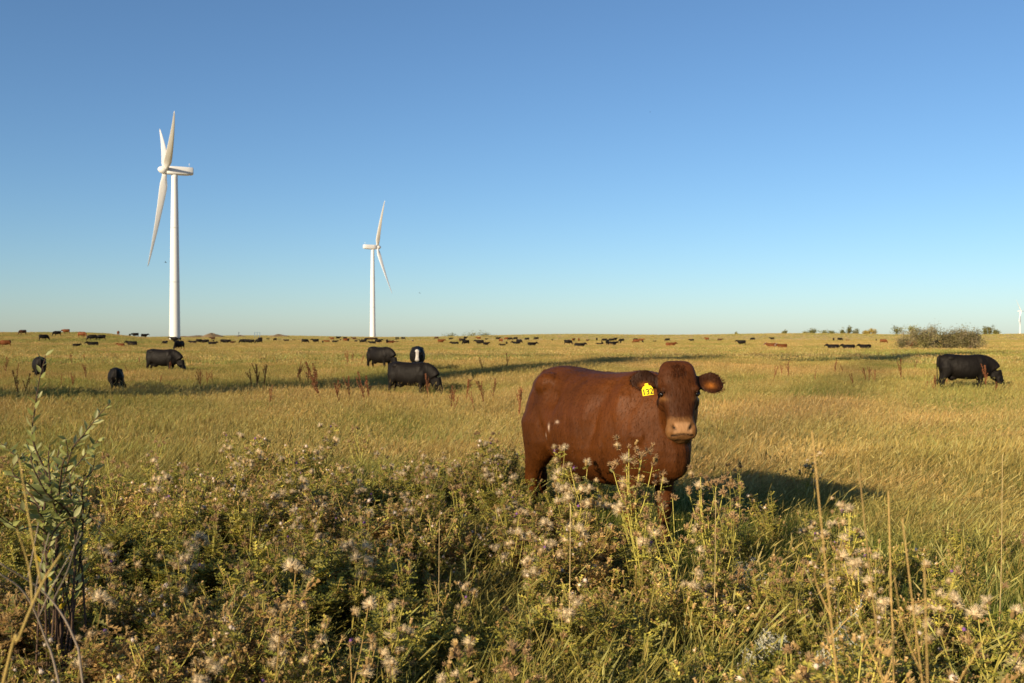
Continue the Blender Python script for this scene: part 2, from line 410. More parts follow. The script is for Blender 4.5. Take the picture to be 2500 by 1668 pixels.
def cow_mesh(name, poll, fd, fn, voxel, lying=False, tail=True, smooth=4, hero=False, neckmid=None, udder=True):
    b = MB(); Z = np.array([0, 0, 1.0]); Y = np.array([0, 1.0, 0]); X = np.array([1.0, 0, 0])
    dz = -0.52 if lying else 0.0
    T = catmull([np.array(t) for t in TRUNK], 3)
    rings = []
    for x, top, bot, w in T:
        zc = bot + (top - bot) * 0.46
        rings.append(ring_ell((x, 0, zc + dz), Y, Z, w, top - zc, 28, 2.25, zc - bot))
    b.loft(rings)
    if not lying:
        for s in (-1, 1):
            y0 = 0.175 * s
            hind = [((-0.56, y0 * .9, 1.12), .22, .12), ((-0.60, y0, 0.95), .25, .15), ((-0.60, y0 * 1.05, 0.80), .21, .135), ((-0.66, y0 * 1.05, 0.66), .135, .10),
                    ((-0.74, y0 * 1.05, 0.54), .082, .062), ((-0.765, y0 * 1.05, 0.47), .068, .052), ((-0.755, y0 * 1.05, 0.36), .046, .040), ((-0.74, y0 * 1.05, 0.20), .042, .038),
                    ((-0.73, y0 * 1.05, 0.13), .055, .048), ((-0.705, y0 * 1.05, 0.06), .060, .056), ((-0.70, y0 * 1.05, 0.0), .068, .060)]
            b.loft([ring_ell(c, X, Y, rx, ry, 16, 2) for c, rx, ry in hind[::-1]])
            fore = [((0.46, y0 * .95, 1.12), .16, .10), ((0.48, y0 * 1.02, 0.94), .20, .13), ((0.46, y0 * 1.0, 0.76), .145, .105), ((0.44, y0 * .95, 0.62), .095, .075), ((0.45, y0 * .92, 0.48), .066, .056),
                    ((0.455, y0 * .92, 0.38), .060, .055), ((0.45, y0 * .92, 0.30), .044, .040), ((0.45, y0 * .92, 0.18), .040, .038), ((0.46, y0 * .92, 0.12), .052, .048), ((0.48, y0 * .92, 0.05), .060, .056), ((0.485, y0 * .92, 0.0), .068, .060)]
            b.loft([ring_ell(c, X, Y, rx, ry, 16, 2) for c, rx, ry in fore[::-1]])
            b.ellipsoid((-0.50, 0.20 * s, 1.245), (0.15, 0.105, 0.105)); b.ellipsoid((-0.78, 0.085 * s, 1.22), (0.09, 0.06, 0.08))
            b.ellipsoid((0.42, 0.165 * s, 1.04), (0.17, 0.145, 0.27)); b.ellipsoid((-0.62, 0.14 * s, 0.98), (0.22, 0.155, 0.30))
        if udder: b.ellipsoid((-0.42, 0, 0.60), (0.17, 0.13, 0.13))
    else:
        for s in (-1, 1):
            b.ellipsoid((-0.50, 0.30 * s, 0.22), (0.36, 0.15, 0.22)); b.ellipsoid((0.48, 0.22 * s, 0.16), (0.26, 0.12, 0.15)); b.ellipsoid((0.62, 0.26 * s, 0.07), (0.16, 0.06, 0.07))
    b.ellipsoid((0.74, 0, 0.80 + dz * .9), (0.11, 0.12, 0.17))                 # brisket
    # neck
    poll = np.array(poll, float) + (Z * dz if lying else 0); fd = unit(fd); fn = np.asarray(fn, float); fn = unit(fn - fd * fn.dot(fd)); fs = np.cross(fd, fn)
    back = poll - fn * 0.07 + fd * 0.08
    base0 = np.array([0.36, 0, 1.06 + dz]); base1 = np.array([0.60, 0, 1.07 + dz])
    mid = base1 * 0.45 + back * 0.55 if neckmid is None else np.array(neckmid, float) + (Z * dz if lying else 0)
    path = catmull([base0, base1, mid, back], 5); m = len(path); rings = []
    for i, p in enumerate(path):
        t = unit(path[min(i + 1, m - 1)] - path[max(i - 1, 0)]); q = i / (m - 1)
        h0 = np.cross(np.array([0, 0, 1.0]) if abs(t[2]) < .9 else -X, t); h0 = unit(h0); v0 = np.cross(t, h0)
        if v0[2] < 0 and abs(t[2]) < .9: v0 = -v0; h0 = -h0
        ra = np.interp(q, [0, .35, .7, 1], [.21, .175, .13, .11]); rb = np.interp(q, [0, .35, .7, 1], [.28, .29, .215, .15])
        rings.append(ring_ell(p, h0, v0, ra, rb, 20, 2.1))
    b.loft(rings)
    # head
    hs = 0.97 if hero else 1.0; fdS, fnS, fsS = fd * hs, fn * hs, fs * hs; e3 = lambda *q: tuple(w_ * hs for w_ in q)
    HS = [(-0.062, .040, -.008, .05), (-0.056, .070, .010, .065), (-0.042, .095, .032, .09), (-0.015, .114, .054, .12), (0.02, .125, .067, .145), (0.07, .132, .074, .17), (0.15, .138, .076, .18), (0.20, .130, .070, .18), (0.265, .106, .062, .15),
          (0.325, .089, .056, .12), (0.375, .092, .058, .105), (0.41, .105, .058, .105), (0.445, .107, .050, .100), (0.475, .092, .030, .088), (0.492, .060, .006, .06)]
    b.loft([ring_ell(poll + fdS * t - fnS * 0.02, fsS, fnS, w, a, 24, 2.35, bb) for t, w, a, bb in HS])
    b.ellipsoid(poll + fdS * 0.460 - fnS * 0.085, e3(0.062, 0.058, 0.045))                      # chin
    for s in (-1, 1):
        b.ellipsoid(poll + fdS * 0.160 + fsS * s * 0.106 + fnS * 0.020, e3(0.036, 0.036, 0.036))   # brow
        b.ellipsoid(poll + fdS * 0.210 + fsS * s * 0.100 - fnS * 0.06, e3(0.05, 0.05, 0.075))     # cheek
    if not hero: b.ellipsoid(poll - fn * .085 - fd * .02, (.125, .115, .125)); b.ellipsoid(poll - fn * .16 - fd * .06, (.15, .12, .15))
    # ears: cupped leaf shapes
    for s in (-1, 1):
        ed, ev, en = ear_axes(fd, fn, fs, s, hero)
        e0 = poll + fdS * 0.085 + fsS * s * 0.115 - fnS * 0.045; rings = []
        for t, w, th in ((0, .032, .030), (0.035, .046, .026), (0.075, .072, .018), (0.115, .080, .014), (0.155, .068, .012), (0.185, .045, .010), (0.205, .016, .007)):
            q = ring_ell(e0 + ed * t, ev, en, w, th, 18, 2.0)
            off = (q - (e0 + ed * t)) @ ev; q = q + np.outer((off / 0.07) ** 2 * 0.030 * min(1, t / .07), en)
            rings.append(q)
        b.loft(rings)
    if tail and not lying:
        b.tube(catmull([(-0.80, 0, 1.33), (-0.885, 0, 1.27), (-0.92, 0, 1.10), (-0.915, 0.01, 0.8), (-0.90, 0.02, 0.55)], 4), [.045, .042, .04, .038, .035, .032, .03, .028, .026, .025, .024, .023, .022, .022, .022, .022, .02], (1, 1, 1), 8)
        b.ellipsoid((-0.90, 0.02, 0.45), (0.04, 0.04, 0.14))
    tmp = b.build(name + '_raw', M_hide)
    md = tmp.modifiers.new('r', 'REMESH'); md.mode = 'VOXEL'; md.voxel_size = voxel; md.use_smooth_shade = True
    if smooth: s_ = tmp.modifiers.new('s', 'SMOOTH'); s_.factor = 0.5; s_.iterations = smooth
    dg = bpy.context.evaluated_depsgraph_get(); 
    me = bpy.data.meshes.new_from_object(tmp.evaluated_get(dg)); old = tmp.data
    bpy.data.objects.remove(tmp); bpy.data.meshes.remove(old)
    me.name = name
    for a in [a for a in me.attributes if a.name == 'col']: me.attributes.remove(a)
    me.polygons.foreach_set('use_smooth', [True] * len(me.polygons))
    me['frame'] = [float(q) for q in (*poll, *fd, *fn, *fs)]; me['headscale'] = hs
    return me
def mesh_co(me):
    a = np.empty(len(me.vertices) * 3, np.float32); me.vertices.foreach_get('co', a); return a.reshape(-1, 3).astype(float)
def head_coords(me, V):
    f = np.array(me['frame']).reshape(4, 3); Q = (V - f[0]) / me.get('headscale', 1.0)
    return Q @ f[1], Q @ f[2], Q @ f[3]
RED = np.array((0.072, 0.0212, 0.0030)); BLACK = np.array((0.0065, 0.0050, 0.0040)); BROWN = np.array((0.13, 0.042, 0.011)); DBROWN = np.array((0.06, 0.025, 0.012)); WHITEF = np.array((0.42, 0.39, 0.35))
def colour_cow(me, base, face=None, tan_nose=False):
    V = mesh_co(me); C = np.tile(base, (len(V), 1)); t, n, s = head_coords(me, V)
    near = (t > -.1) & (t < .6) & (np.abs(n) < .22) & (np.abs(s) < .16)
    if face is not None:
        w = near & (n > -.09) & (np.abs(s) < .090 - .03 * np.sin(t * 8)) ; C[w] = face
        mz = near & (t > .45); C[mz] = face * .8
    set_col(me, C); return C, (t, n, s, near)

# the red cow ---------------------------------------------------------------
TH = R(57.0); CS = 1.02
cowloc = np.array([0.745, 7.70]); hx = np.array([math.cos(TH), -math.sin(TH)])
def to_local(p):      # world point -> red cow's frame
    q = np.array([p[0] - cowloc[0], p[1] - cowloc[1]]); 
    return np.array([q @ hx, q @ np.array([math.sin(TH), math.cos(TH)]), p[2]]) / np.array([CS, CS, CS])
def dir_local(v): return np.array([v[0] * hx[0] + v[1] * hx[1], v[0] * math.sin(TH) + v[1] * math.cos(TH), v[2]])
poll_w = np.array([1.105, 6.66, 1.445])
fd_w = unit([0.02, -0.33, -0.94]); fn_w = unit([0.02, -0.94, 0.33])
poll_l = to_local((poll_w[0], poll_w[1], poll_w[2] - tz(*cowloc)))
me = cow_mesh('body', poll_l, dir_local(fd_w), dir_local(fn_w), 0.0105, smooth=7, hero=True, neckmid=to_local((1.17, 7.00, 1.18)))
V = mesh_co(me); C, (t, n, s, near) = colour_cow(me, RED)
# nostrils and mouth pressed into the muzzle
Nn = np.empty(len(V) * 3, np.float32); me.vertices.foreach_get('normal', Nn); Nn = Nn.reshape(-1, 3)
for sg in (-1, 1):
    ss = sg * s; dn = np.exp(-((ss - .054 - (.425 - t) * .6) / .011) ** 2 - ((t - .420) / .020) ** 2) * (n > -.03) * near
    V -= Nn * (dn * 0.022)[:, None]
mouth_t = .466 + 0.9 * s * s
dm = np.exp(-((t - mouth_t) / .0045) ** 2) * near * (n > -.13) * (np.abs(s) < .078)
V -= Nn * (dm * 0.010)[:, None]
# eye sockets, hollow between brow and nose
for sg in (-1, 1):
    de = np.exp(-((t - .188) / .018) ** 2 - ((sg * s - .128) / .03) ** 2) * near; V -= Nn * (de * .012)[:, None]
# skin folds of the neck and shoulder, worked into the surface
fold = np.exp(-((V[:, 0] - .66) / .16) ** 2 - ((V[:, 2] - 1.0) / .22) ** 2) * (V[:, 1] < .1) * (~near)
V -= Nn * (fold * .007 * np.maximum(0, np.sin(V[:, 0] * 46 - V[:, 1] * 22 + 2.0 * np.sin(V[:, 2] * 7))))[:, None]
rib = np.exp(-((V[:, 0] - .02) / .25) ** 2 - ((V[:, 2] - 1.0) / .2) ** 2) * (np.abs(V[:, 1]) > .15)
V -= Nn * (rib * .004 * np.sin(V[:, 0] * 48 + V[:, 2] * 9))[:, None]
V -= Nn * (.055 * np.exp(-((V[:, 0] - .235 - .25 * (V[:, 2] - 1)) / .07) ** 2 - ((V[:, 2] - .98) / .30) ** 2) * (np.abs(V[:, 1]) > .2))[:, None]       # hollow behind the shoulder
V -= Nn * (.062 * np.exp(-((V[:, 0] + .33) / .10) ** 2 - ((V[:, 2] - 1.16) / .10) ** 2) * (np.abs(V[:, 1]) > .15))[:, None]                            # hollow before the hip
V -= Nn * (.040 * np.exp(-((V[:, 0] + .415 + .25 * (V[:, 2] - .8)) / .032) ** 2 - ((V[:, 2] - .78) / .16) ** 2) * (np.abs(V[:, 1]) > .12))[:, None]             # crease between belly and thigh
V -= Nn * (.022 * np.exp(-((V[:, 0] - .335 - .2 * (V[:, 2] - .8)) / .028) ** 2 - ((V[:, 2] - .74) / .14) ** 2) * (np.abs(V[:, 1]) > .12))[:, None]             # crease behind the elbow
me.vertices.foreach_set('co', V.astype(np.float32).ravel())
NOSE = np.array((0.34, 0.185, 0.085)); MUZ = np.array((0.135, 0.062, 0.020)); DARK = np.array((0.008, 0.006, 0.005))
def blend(C, w, c): w = np.clip(w, 0, 1)[:, None]; return C * (1 - w) + c * w
nr_ = np.random.default_rng(3)
wob = .012 * np.sin(V[:, 0] * 160 + 3 * np.sin(V[:, 2] * 130)) * np.sin(V[:, 1] * 140)
C = blend(C, near * sm(-.06, .02, t) * .38, np.array((.030, .009, .0025)))
C = blend(C, near * sm(.335, .385, t + 1.5 * s * s + wob), MUZ * 1.25)
C = blend(C, near * sm(.375, .40, t) * sm(.070, .052, np.abs(s) + .3 * np.maximum(.425 - t, 0)) * sm(.470, .458, t) * (n > -.10), NOSE)
C = blend(C, near * sm(.468, .475, t) * .7, MUZ * .8)
for sg in (-1, 1):
    ss = sg * s
    C = blend(C, 1.2 * np.exp(-((ss - .054 - (.425 - t) * .6) / .009) ** 2 - ((t - .420) / .018) ** 2) * (n > -.03) * near, DARK)
    C = blend(C, 0.85 * np.exp(-((t - .212 - .4 * (.125 - ss)) / .013) ** 2 - ((ss - .115) / .03) ** 2) * near, np.array((.17, .075, .02)))
    C = blend(C, 0.8 * np.exp(-((t - .185) / .011) ** 2 - ((ss - .125) / .022) ** 2) * near, DARK * 1.5)
C = blend(C, dm * 1.2, DARK)
C = blend(C, near * sm(.10, -.02, t) * .45, np.array((.07, .022, .008)))
lowleg = sm(.42, .2, V[:, 2]) * (V[:, 0] < .62); C = blend(C, lowleg * .5, np.array((.07, .025, .01)))
C = blend(C, sm(.06, .045, V[:, 2]), np.array((.03, .025, .02)))
for sg in (-1, 1):      # ears: dark fringe, paler orange hollow
    er = (sg * s > .135) & (t > -.05) & (t < .25) & (n > -.2); C = blend(C, er * .9, np.array((.018, .006, .002)))
    C = blend(C, er * .8 * np.exp(-((sg * s - .225) / .035) ** 2 - ((t - .115) / .022) ** 2), np.array((.26, .085, .012)))
# darker worn hair whorls on the flank, small pale scuffs
flank = (V[:, 1] < -.15)
for (cx, cz, rx, rz, k) in ((.12, 1.08, .20, .06, .45), (-.02, .98, .12, .07, .4), (.30, 1.15, .12, .05, .4)):
    C = blend(C, k * flank * np.exp(-((V[:, 0] - cx) / rx) ** 2 - ((V[:, 2] - cz) / rz) ** 2), np.array((.075, .022, .006)))
for (cx, cz, rx, rz) in ((-.17, .985, .022, .009), (-.30, .935, .012, .024), (-.36, .86, .006, .02)):
    C = blend(C, flank * np.exp(-((V[:, 0] - cx) / rx) ** 2 - ((V[:, 2] - cz) / rz) ** 2), np.array((.45, .33, .24)))
me.attributes.remove(me.attributes['col']); set_col(me, C); me.materials.clear(); me.materials.append(M_hide); me.update()
cow = empty('cow', (cowloc[0], cowloc[1], tz(*cowloc)), -TH, CS)
tag(cow, 'large red-brown cow with a yellow ear tag standing among thistles, facing us', 'cow')
new_obj('body', me, cow)
fr = np.array(me['frame']).reshape(4, 3); pl, fdl, fnl, fsl = fr; ufd, ufn, ufs = fdl.copy(), fnl.copy(), fsl.copy(); fdl, fnl, fsl = fdl * .97, fnl * .97, fsl * .97
for sg in (-1, 1):
    b = MB(); c = pl + fdl * .186 + fsl * sg * .120 + fnl * .006
    b.ellipsoid(c, (.0165, .0165, .0165), (0.006, 0.004, 0.003), 14, 10); eye = b.build('eye', M_wet, cow, True)
    b = MB(); o = fnl * .4 + fsl * sg
    pts = [c + unit(fsl * sg * .55 + fnl * .9) * .012 + fnl * (.020 * math.cos(a)) * .2 - fdl * (.020 * math.sin(a) - .001) + unit(fnl * .9 - fsl * sg * .6) * .027 * math.cos(a) for a in np.linspace(R(5), R(175), 8)]
    b.tube(pts, [.003, .006, .007, .007, .007, .007, .006, .003], (.03, .012, .006), 6); b.build('eyelid', M_hide, eye, True)
def hair_tuft(name, roots, dirs, length, width, colr, parent, droop=0.3):
    b = MB()
    for p, d_ in zip(roots, dirs):
        L = length * random.uniform(.6, 1.2); d_ = unit(unit(d_) + nr_.normal(0, .13, 3)); side = unit(np.cross(d_, nr_.normal(0, 1, 3)))
        pts = [p, p + d_ * L * .5 + np.array([0, 0, -droop * L * .15]), p + d_ * L + np.array([0, 0, -droop * L * .5])]
        b.ribbon(pts, [width, width * .8, width * .2], side, np.array(colr) * random.uniform(.6, 1.5))
    return b.build(name, M_hide, parent)
# poll hair
ro = []; di = []
for k in range(900):
    s_ = nr_.uniform(-.105, .105); t_ = nr_.uniform(.0, .085)
    rr0 = pl + fdl * (t_ - .02 * (1 - (s_ / .1) ** 2) + .3 * s_ * s_ * 6) + fsl * s_ + fnl * (.028 + .03 * sm(-.06, .06, np.array(t_)) - s_ * s_ * 5)
    ro.append(rr0); di.append(fdl * 1.0 + fnl * .04 + fsl * s_ * 4)
# short coat over the whole hide
coat_n = np.empty(len(me.vertices) * 3, np.float32); me.vertices.foreach_get('normal', coat_n); coat_n = coat_n.reshape(-1, 3)
ok = np.nonzero(~(near & ((t > .35) | (np.exp(-((t - .19) / .03) ** 2 - ((np.abs(s) - .12) / .04) ** 2) > .4))) & (V[:, 2] > .1))[0]
pk = nr_.choice(ok, 60000); p0 = V[pk] + nr_.normal(0, .004, (len(pk), 3)); nn_ = coat_n[pk]
flow = np.array([-.55, 0, -.8]) + .5 * np.column_stack([np.sin(V[pk, 2] * 9 + V[pk, 0] * 4), 0 * pk, np.cos(V[pk, 0] * 11)]) * np.array([.6, 0, .4])
hd_ = near[pk]; flow[hd_] = np.array(fr[1]) * .9
flow = flow - nn_ * np.sum(flow * nn_, 1)[:, None] + nr_.normal(0, .16, flow.shape); flow /= np.linalg.norm(flow, axis=1)[:, None]
dirn = flow + nn_ * nr_.uniform(.10, .32, len(pk))[:, None]; L_ = nr_.uniform(.010, .022, len(pk))[:, None]; sd_ = np.cross(flow, nn_); w_ = .0016
p0 = p0 - nn_ * .003; p1 = p0 + dirn * L_; cc_ = C[pk] * np.clip(nr_.normal(1.05, .20, len(pk)), .6, 1.7)[:, None]
VV = np.stack([p0 - sd_ * w_, p0 + sd_ * w_, p1], 1).reshape(-1, 3); FF = np.arange(len(pk) * 3).reshape(-1, 3)
cm = bpy.data.meshes.new('coat'); cm.from_pydata(VV.tolist(), [], FF.tolist()); set_col(cm, np.repeat(cc_, 3, axis=0)); cm.materials.append(M_hide); new_obj('coat', cm, cow)['kind'] = 'stuff'
hair_tuft('forelock', ro, di, .028, .0024, (.050, .0140, .0032), cow, 0.0)
for sg in (-1, 1):
    ed, ev, en = ear_axes(ufd, ufn, ufs, sg, True)
    e0 = pl + fdl * .085 + fsl * sg * .115 - fnl * .045; ro = []; di = []
    for k in range(420):
        a = nr_.uniform(-1, 1); tt = nr_.uniform(.03, .205); w = np.interp(tt, [0, .035, .075, .115, .155, .185, .205], [.032, .046, .072, .080, .068, .045, .016])
        sd = 1 if a > 0 else -1; inner = nr_.random() < .3
        off = sd * w * (nr_.uniform(0, .8) if inner else nr_.uniform(.68, .84))
        ro.append(e0 + ed * tt + ev * off + en * ((off / .07) ** 2 * .03 + (.008 if inner else 0))); di.append(ed * .7 + ev * sd * (.2 if inner else .8) + en * .5)
    hair_tuft('ear_hair', ro, di, .020, .0022, (.045, .015, .0045), cow, 0.1)
# ear tag (yellow, number 132), hangs from the cow's right ear
def world_to_cow(p): return Vector(to_local((p[0], p[1], p[2] - tz(*cowloc))))
tc_ = at_d(1581, 954, 6.57)
tagroot_l = world_to_cow(tc_)
TW, TH_ = .072, .060
b = MB(); out_ = [(-.5, -.5), (.5, -.5), (.5, .22), (.34, .5), (.18, .52), (.14, .80), (-.14, .80), (-.18, .52), (-.34, .5), (-.5, .22)]
n_ = len(out_); Vt = [(x * TW, -.002, z * TH_) for x, z in out_] + [(x * TW, .002, z * TH_) for x, z in out_]
b.add(Vt, [tuple(range(n_)), tuple(range(2 * n_ - 1, n_ - 1, -1))] + [(i, i + n_, (i + 1) % n_ + n_, (i + 1) % n_) for i in range(n_)], (0.80, 0.62, 0.01))
b.tube([(0, -.004, .62 * TH_), (0, .004, .62 * TH_)], [.007, .007], (.7, .53, .01), 10)
tago = b.build('ear_tag', M_plastic, cow); tago.location = tagroot_l
tago.rotation_euler = (R(4), R(-10), TH - R(14))
fc = bpy.data.curves.new('num', 'FONT'); fc.body = '132'; fc.size = .052; fc.align_x = 'CENTER'; fc.align_y = 'CENTER'; fc.extrude = .0006; fc.offset = .0006; fc.space_character = 0.95
fo = new_obj('num', fc); dg = bpy.context.evaluated_depsgraph_get(); nm = bpy.data.meshes.new_from_object(fo.evaluated_get(dg)); bpy.data.objects.remove(fo)
nm.transform(Matrix.Rotation(R(90), 4, 'X')); nm.name = 'number'; set_col(nm, np.tile((.012, .012, .015), (len(nm.vertices), 1))); nm.materials.clear(); nm.materials.append(M_plastic)
nb = new_obj('number', nm, tago); nb.location = (0, -.0032, -.008)

# the other cattle -------------------------------------------------------------
POSE = {'graze': dict(poll=(1.10, 0.0, 0.64), fd=(.36, 0, -.93), fn=(.93, 0, .36), neckmid=(.89, 0, .93)),
        'stand': dict(poll=(1.22, 0, 1.38), fd=(.72, 0, -.69), fn=(.69, 0, .72)),
        'low': dict(poll=(1.18, 0, 1.16), fd=(.45, 0, -.89), fn=(.89, 0, .45)),
        'side': dict(poll=(1.02, .30, .62), fd=(.2, .42, -.88), fn=(.5, .75, .45), neckmid=(.84, .12, .90)),
        'sideR': dict(poll=(1.02, -.34, .62), fd=(.15, -.5, -.85), fn=(.4, -.8, .45), neckmid=(.84, -.14, .90)),
        'lying': dict(poll=(1.12, 0, 1.42), fd=(.75, 0, -.66), fn=(.66, 0, .75), lying=True)}
def adorn(c, me):     # eyes for a cow that shows its head
    f = np.array(me['frame']).reshape(4, 3)
    for sg in (-1, 1):
        b = MB(); b.ellipsoid(f[0] + f[1] * .198 + f[3] * sg * .112 + f[2] * .01, (.022,) * 3, (.006, .004, .003), 8, 6); b.build('eye', M_wet, c, True)
MIDM = {}
def mid_cow(pose, base, u, d, v_back, heading, label, face=None, scale=1.0, zoff=0.0, cat='cow', group='black cattle grazing near the red cow'):
    key = (pose, tuple(base), face is not None)
    if key not in MIDM:
        me = cow_mesh('body', voxel=0.022, smooth=3, **POSE[pose]); colour_cow(me, base, face); me.materials.clear(); me.materials.append(M_hide_far); MIDM[key] = me
    x = (u - 1250) / FPX * d
    c = empty('cow' if cat == 'cow' else 'calf', (x, d, tz(x, d) + zoff), heading, scale); tag(c, label, cat, group)
    new_obj('body', MIDM[key], c); adorn(c, MIDM[key]); return c
mid_cow('graze', BLACK, 398, 50, 856, R(-12), 'black cow grazing head down between the dry dock stalks and the far turbine')
mid_cow('graze', BLACK, 2357, 34, 872, R(-10), 'big black cow grazing alone in the greener grass before the leafy bushes')
mid_cow('graze', BLACK, 1004, 35, 880, R(-22), 'black cow with a pale teat line grazing in front of two other black cows')
mid_cow('graze', BLACK, 929, 52, 853, R(-38), 'black cow with white scuffs on its flank grazing beside the white-faced cow')
mid_cow('low', BLACK, 1019, 47.5, 848, R(-85), 'black cow with a white face looking at us over another cow', face=WHITEF)
mid_cow('sideR', BLACK, 283, 34, 904, R(113), 'black calf seen from behind, head turned to the right in the grass', scale=.70, cat='calf')
mid_cow('graze', BLACK, 96, 45, 867, R(120), 'black calf seen from behind, partly hidden by the willow sprout', scale=.80, cat='calf')

# far herd: photo u, v of the lowest visible edge, colour, pose, heading in degrees (0 = to the right)
K, B_, D_, W_, WB = 'k', 'b', 'd', 'w', 'wb'
HERD = [(56, 816, D_, 'graze', 200), (140, 819, K, 'graze', 190), (162, 814, B_, 'low', 180), (200, 823, WB, 'graze', -30), (289, 818, B_, 'stand', 80), (331, 822, K, 'low', 185), (352, 823.5, K, 'stand', 10), (317, 819.5, K, 'calf', 90),
 (106, 830, K, 'graze', 0), (226, 830, K, 'graze', 180), (248, 830, K, 'graze', 175), (14, 846, B_, 'graze', 185), (186, 844, K, 'lcalf', 0), (228, 843, K, 'lying', 185), (296, 843, B_, 'lcalf', 180), (323, 841, K, 'lying', 180), (402, 840, K, 'lying', 60),
 (429, 824, K, 'graze', 180), (424, 832, K, 'stand', 180), (440, 832, K, 'low', -85), (438, 853, K, 'graze', 235), (431, 838, K, 'calf', 200), (471, 838, K, 'lying', 150), (486, 823, K, 'graze', 0), (503, 823, K, 'graze', 180), (520, 830, D_, 'stand', 190), (521, 834, K, 'calf', 100),
 (518, 841, K, 'lying', 0), (546, 823, K, 'graze', 0), (556, 826, K, 'graze', 180), (568, 825, D_, 'calf', 0), (594, 825, K, 'graze', 180), (604, 824, K, 'graze', 0), (614, 825, K, 'stand', 180), (633, 823, K, 'graze', 170), (636, 830, K, 'graze', 180), (655, 828, K, 'lcalf', 180), (672, 832, K, 'graze', 230),
 (700, 833, K, 'lying', 180), (716, 831, K, 'lcalf', 0), (744, 823, K, 'graze', 0), (771, 823.5, K, 'stand', 180), (788, 827, K, 'calf', 90), (799, 835, B_, 'lying', 180), (811, 830, B_, 'stand', 170), (825, 828, K, 'stand', 0), (817, 836, K, 'lying', 0), (831, 831, K, 'calf', 90),
 (842, 829, K, 'graze', 10), (844, 834, B_, 'stand', 0), (850, 834, K, 'low', -80), (865, 830, D_, 'stand', 180), (869, 835, W_, 'calf', -40), (877, 832, K, 'calf', -90), (888, 828, K, 'graze', 180), (896, 831, K, 'graze', 180), (906, 831, D_, 'stand', 0), (916, 830, K, 'graze', 0), (923, 827, K, 'stand', 0),
 (910, 839, K, 'lying', 180), (927, 836, K, 'lcalf', 0), (945, 828, K, 'graze', 90), (953, 825, B_, 'lying', 0), (953, 836, K, 'lying', 30), (967, 836, K, 'lcalf', 0), (967, 829, K, 'low', 90), (972, 829, K, 'graze', 80), (984, 829, K, 'graze', 0), (1008, 834, W_, 'calf', -100),
 (1066, 828, D_, 'graze', 180), (1076, 827, B_, 'stand', 0), (1100, 828, K, 'lying', 0), (1123, 833, D_, 'graze', 100), (1131, 834, K, 'graze', 180), (1136, 828, K, 'stand', 30), (1138, 841, K, 'graze', 200), (1111, 841, K, 'lying', 180), (1169, 829, B_, 'stand', 180), (1187, 830, K, 'calf', 0),
 (1172, 842, K, 'stand', 180), (1186, 843, K, 'calf', 0), (1215, 830, K, 'stand', 0), (1223, 835, WB, 'graze', -45), (1237, 830, B_, 'graze', 180), (1246, 831, K, 'graze', 180), (1259, 830, K, 'graze', 180), (1267, 838, K, 'graze', -40), (1261, 840, K, 'lying', 180), (1237, 841, K, 'calf', 90), (1228, 843.5, K, 'lcalf', 180),
 (1287, 831, W_, 'graze', 180), (1310, 830, K, 'graze', 180), (1298, 843, K, 'lying', 10), (1348, 832, K, 'calf', 90), (1386, 841, K, 'graze', 0), (1400, 833, B_, 'stand', 60), (1413, 833, B_, 'graze', 90), (1434, 833, D_, 'calf', 0), (1457, 832, K, 'low', 90), (1476, 834, K, 'graze', 180), (1493, 834, K, 'graze', 180), (1502, 832, K, 'stand', 60),
 (1518, 835, K, 'graze', 180), (1463, 841, K, 'lcalf', 150), (1470, 841, K, 'calf', 90), (1483, 842, K, 'low', 80), (1495, 841, K, 'lying', 0), (1515, 838, K, 'calf', 90), (1552, 833, K, 'graze', 180), (1554, 838, B_, 'graze', 180), (1565, 834, B_, 'stand', 0), (1569, 837, K, 'calf', 100), (1414, 846, K, 'lying', 0),
 (1597, 834, K, 'lcalf', 0), (1630, 833, K, 'graze', 180), (1636, 844, B_, 'lying', 0), (1689, 832, K, 'lying', 180), (1726, 831, B_, 'stand', 150), (1757, 831, D_, 'lying', 0), (1811, 842.5, K, 'stand', 180), (1838, 831, K, 'graze', 180), (1885, 830, W_, 'stand', 180), (1884, 846, WB, 'lying', 180), (1910, 848, WB, 'lying', 200),
 (2035, 832, K, 'low', 90), (2050, 832, K, 'graze', 0), (2035, 850, K, 'lying', 180), (2073, 851, K, 'lying', 180), (2113, 850, K, 'lying', 190), (2139, 832, K, 'calf', 90), (2156, 838, B_, 'graze', 0), (2068, 831.5, B_, 'lcalf', 0),
 (2228, 849, B_, 'low', 180), (2268, 849, K, 'stand', 0), (2361, 849, B_, 'stand', 20), (2316, 850, K, 'lying', 0)]
FARM = {}
cname = {K: 'black', B_: 'brown', D_: 'dark brown', W_: 'black, white-faced', WB: 'brown, white-faced'}
pname = {'graze': 'grazing', 'stand': 'standing', 'low': 'standing with lowered head', 'lying': 'lying'}
def facing(h):
    h = (h + 360) % 360
    if h < 50 or h > 310: return 'turned right'
    if 130 < h < 230: return 'turned left'
    return 'turned away from us' if h < 180 else 'facing us'
LANDMARK = {2228: 'brown cow standing half behind the leafy bushes', 2268: 'black cow standing between the two leafy bushes', 2361: 'brown cow showing through the branches of the wide bush', 2316: 'black cow lying beneath the wide bush',
            438: 'black cow grazing in front of the tall turbine, larger than the rest of the herd', 2156: 'brown cow grazing alone left of the leafy bushes', 429: 'black cow at the very foot of the tall turbine'}
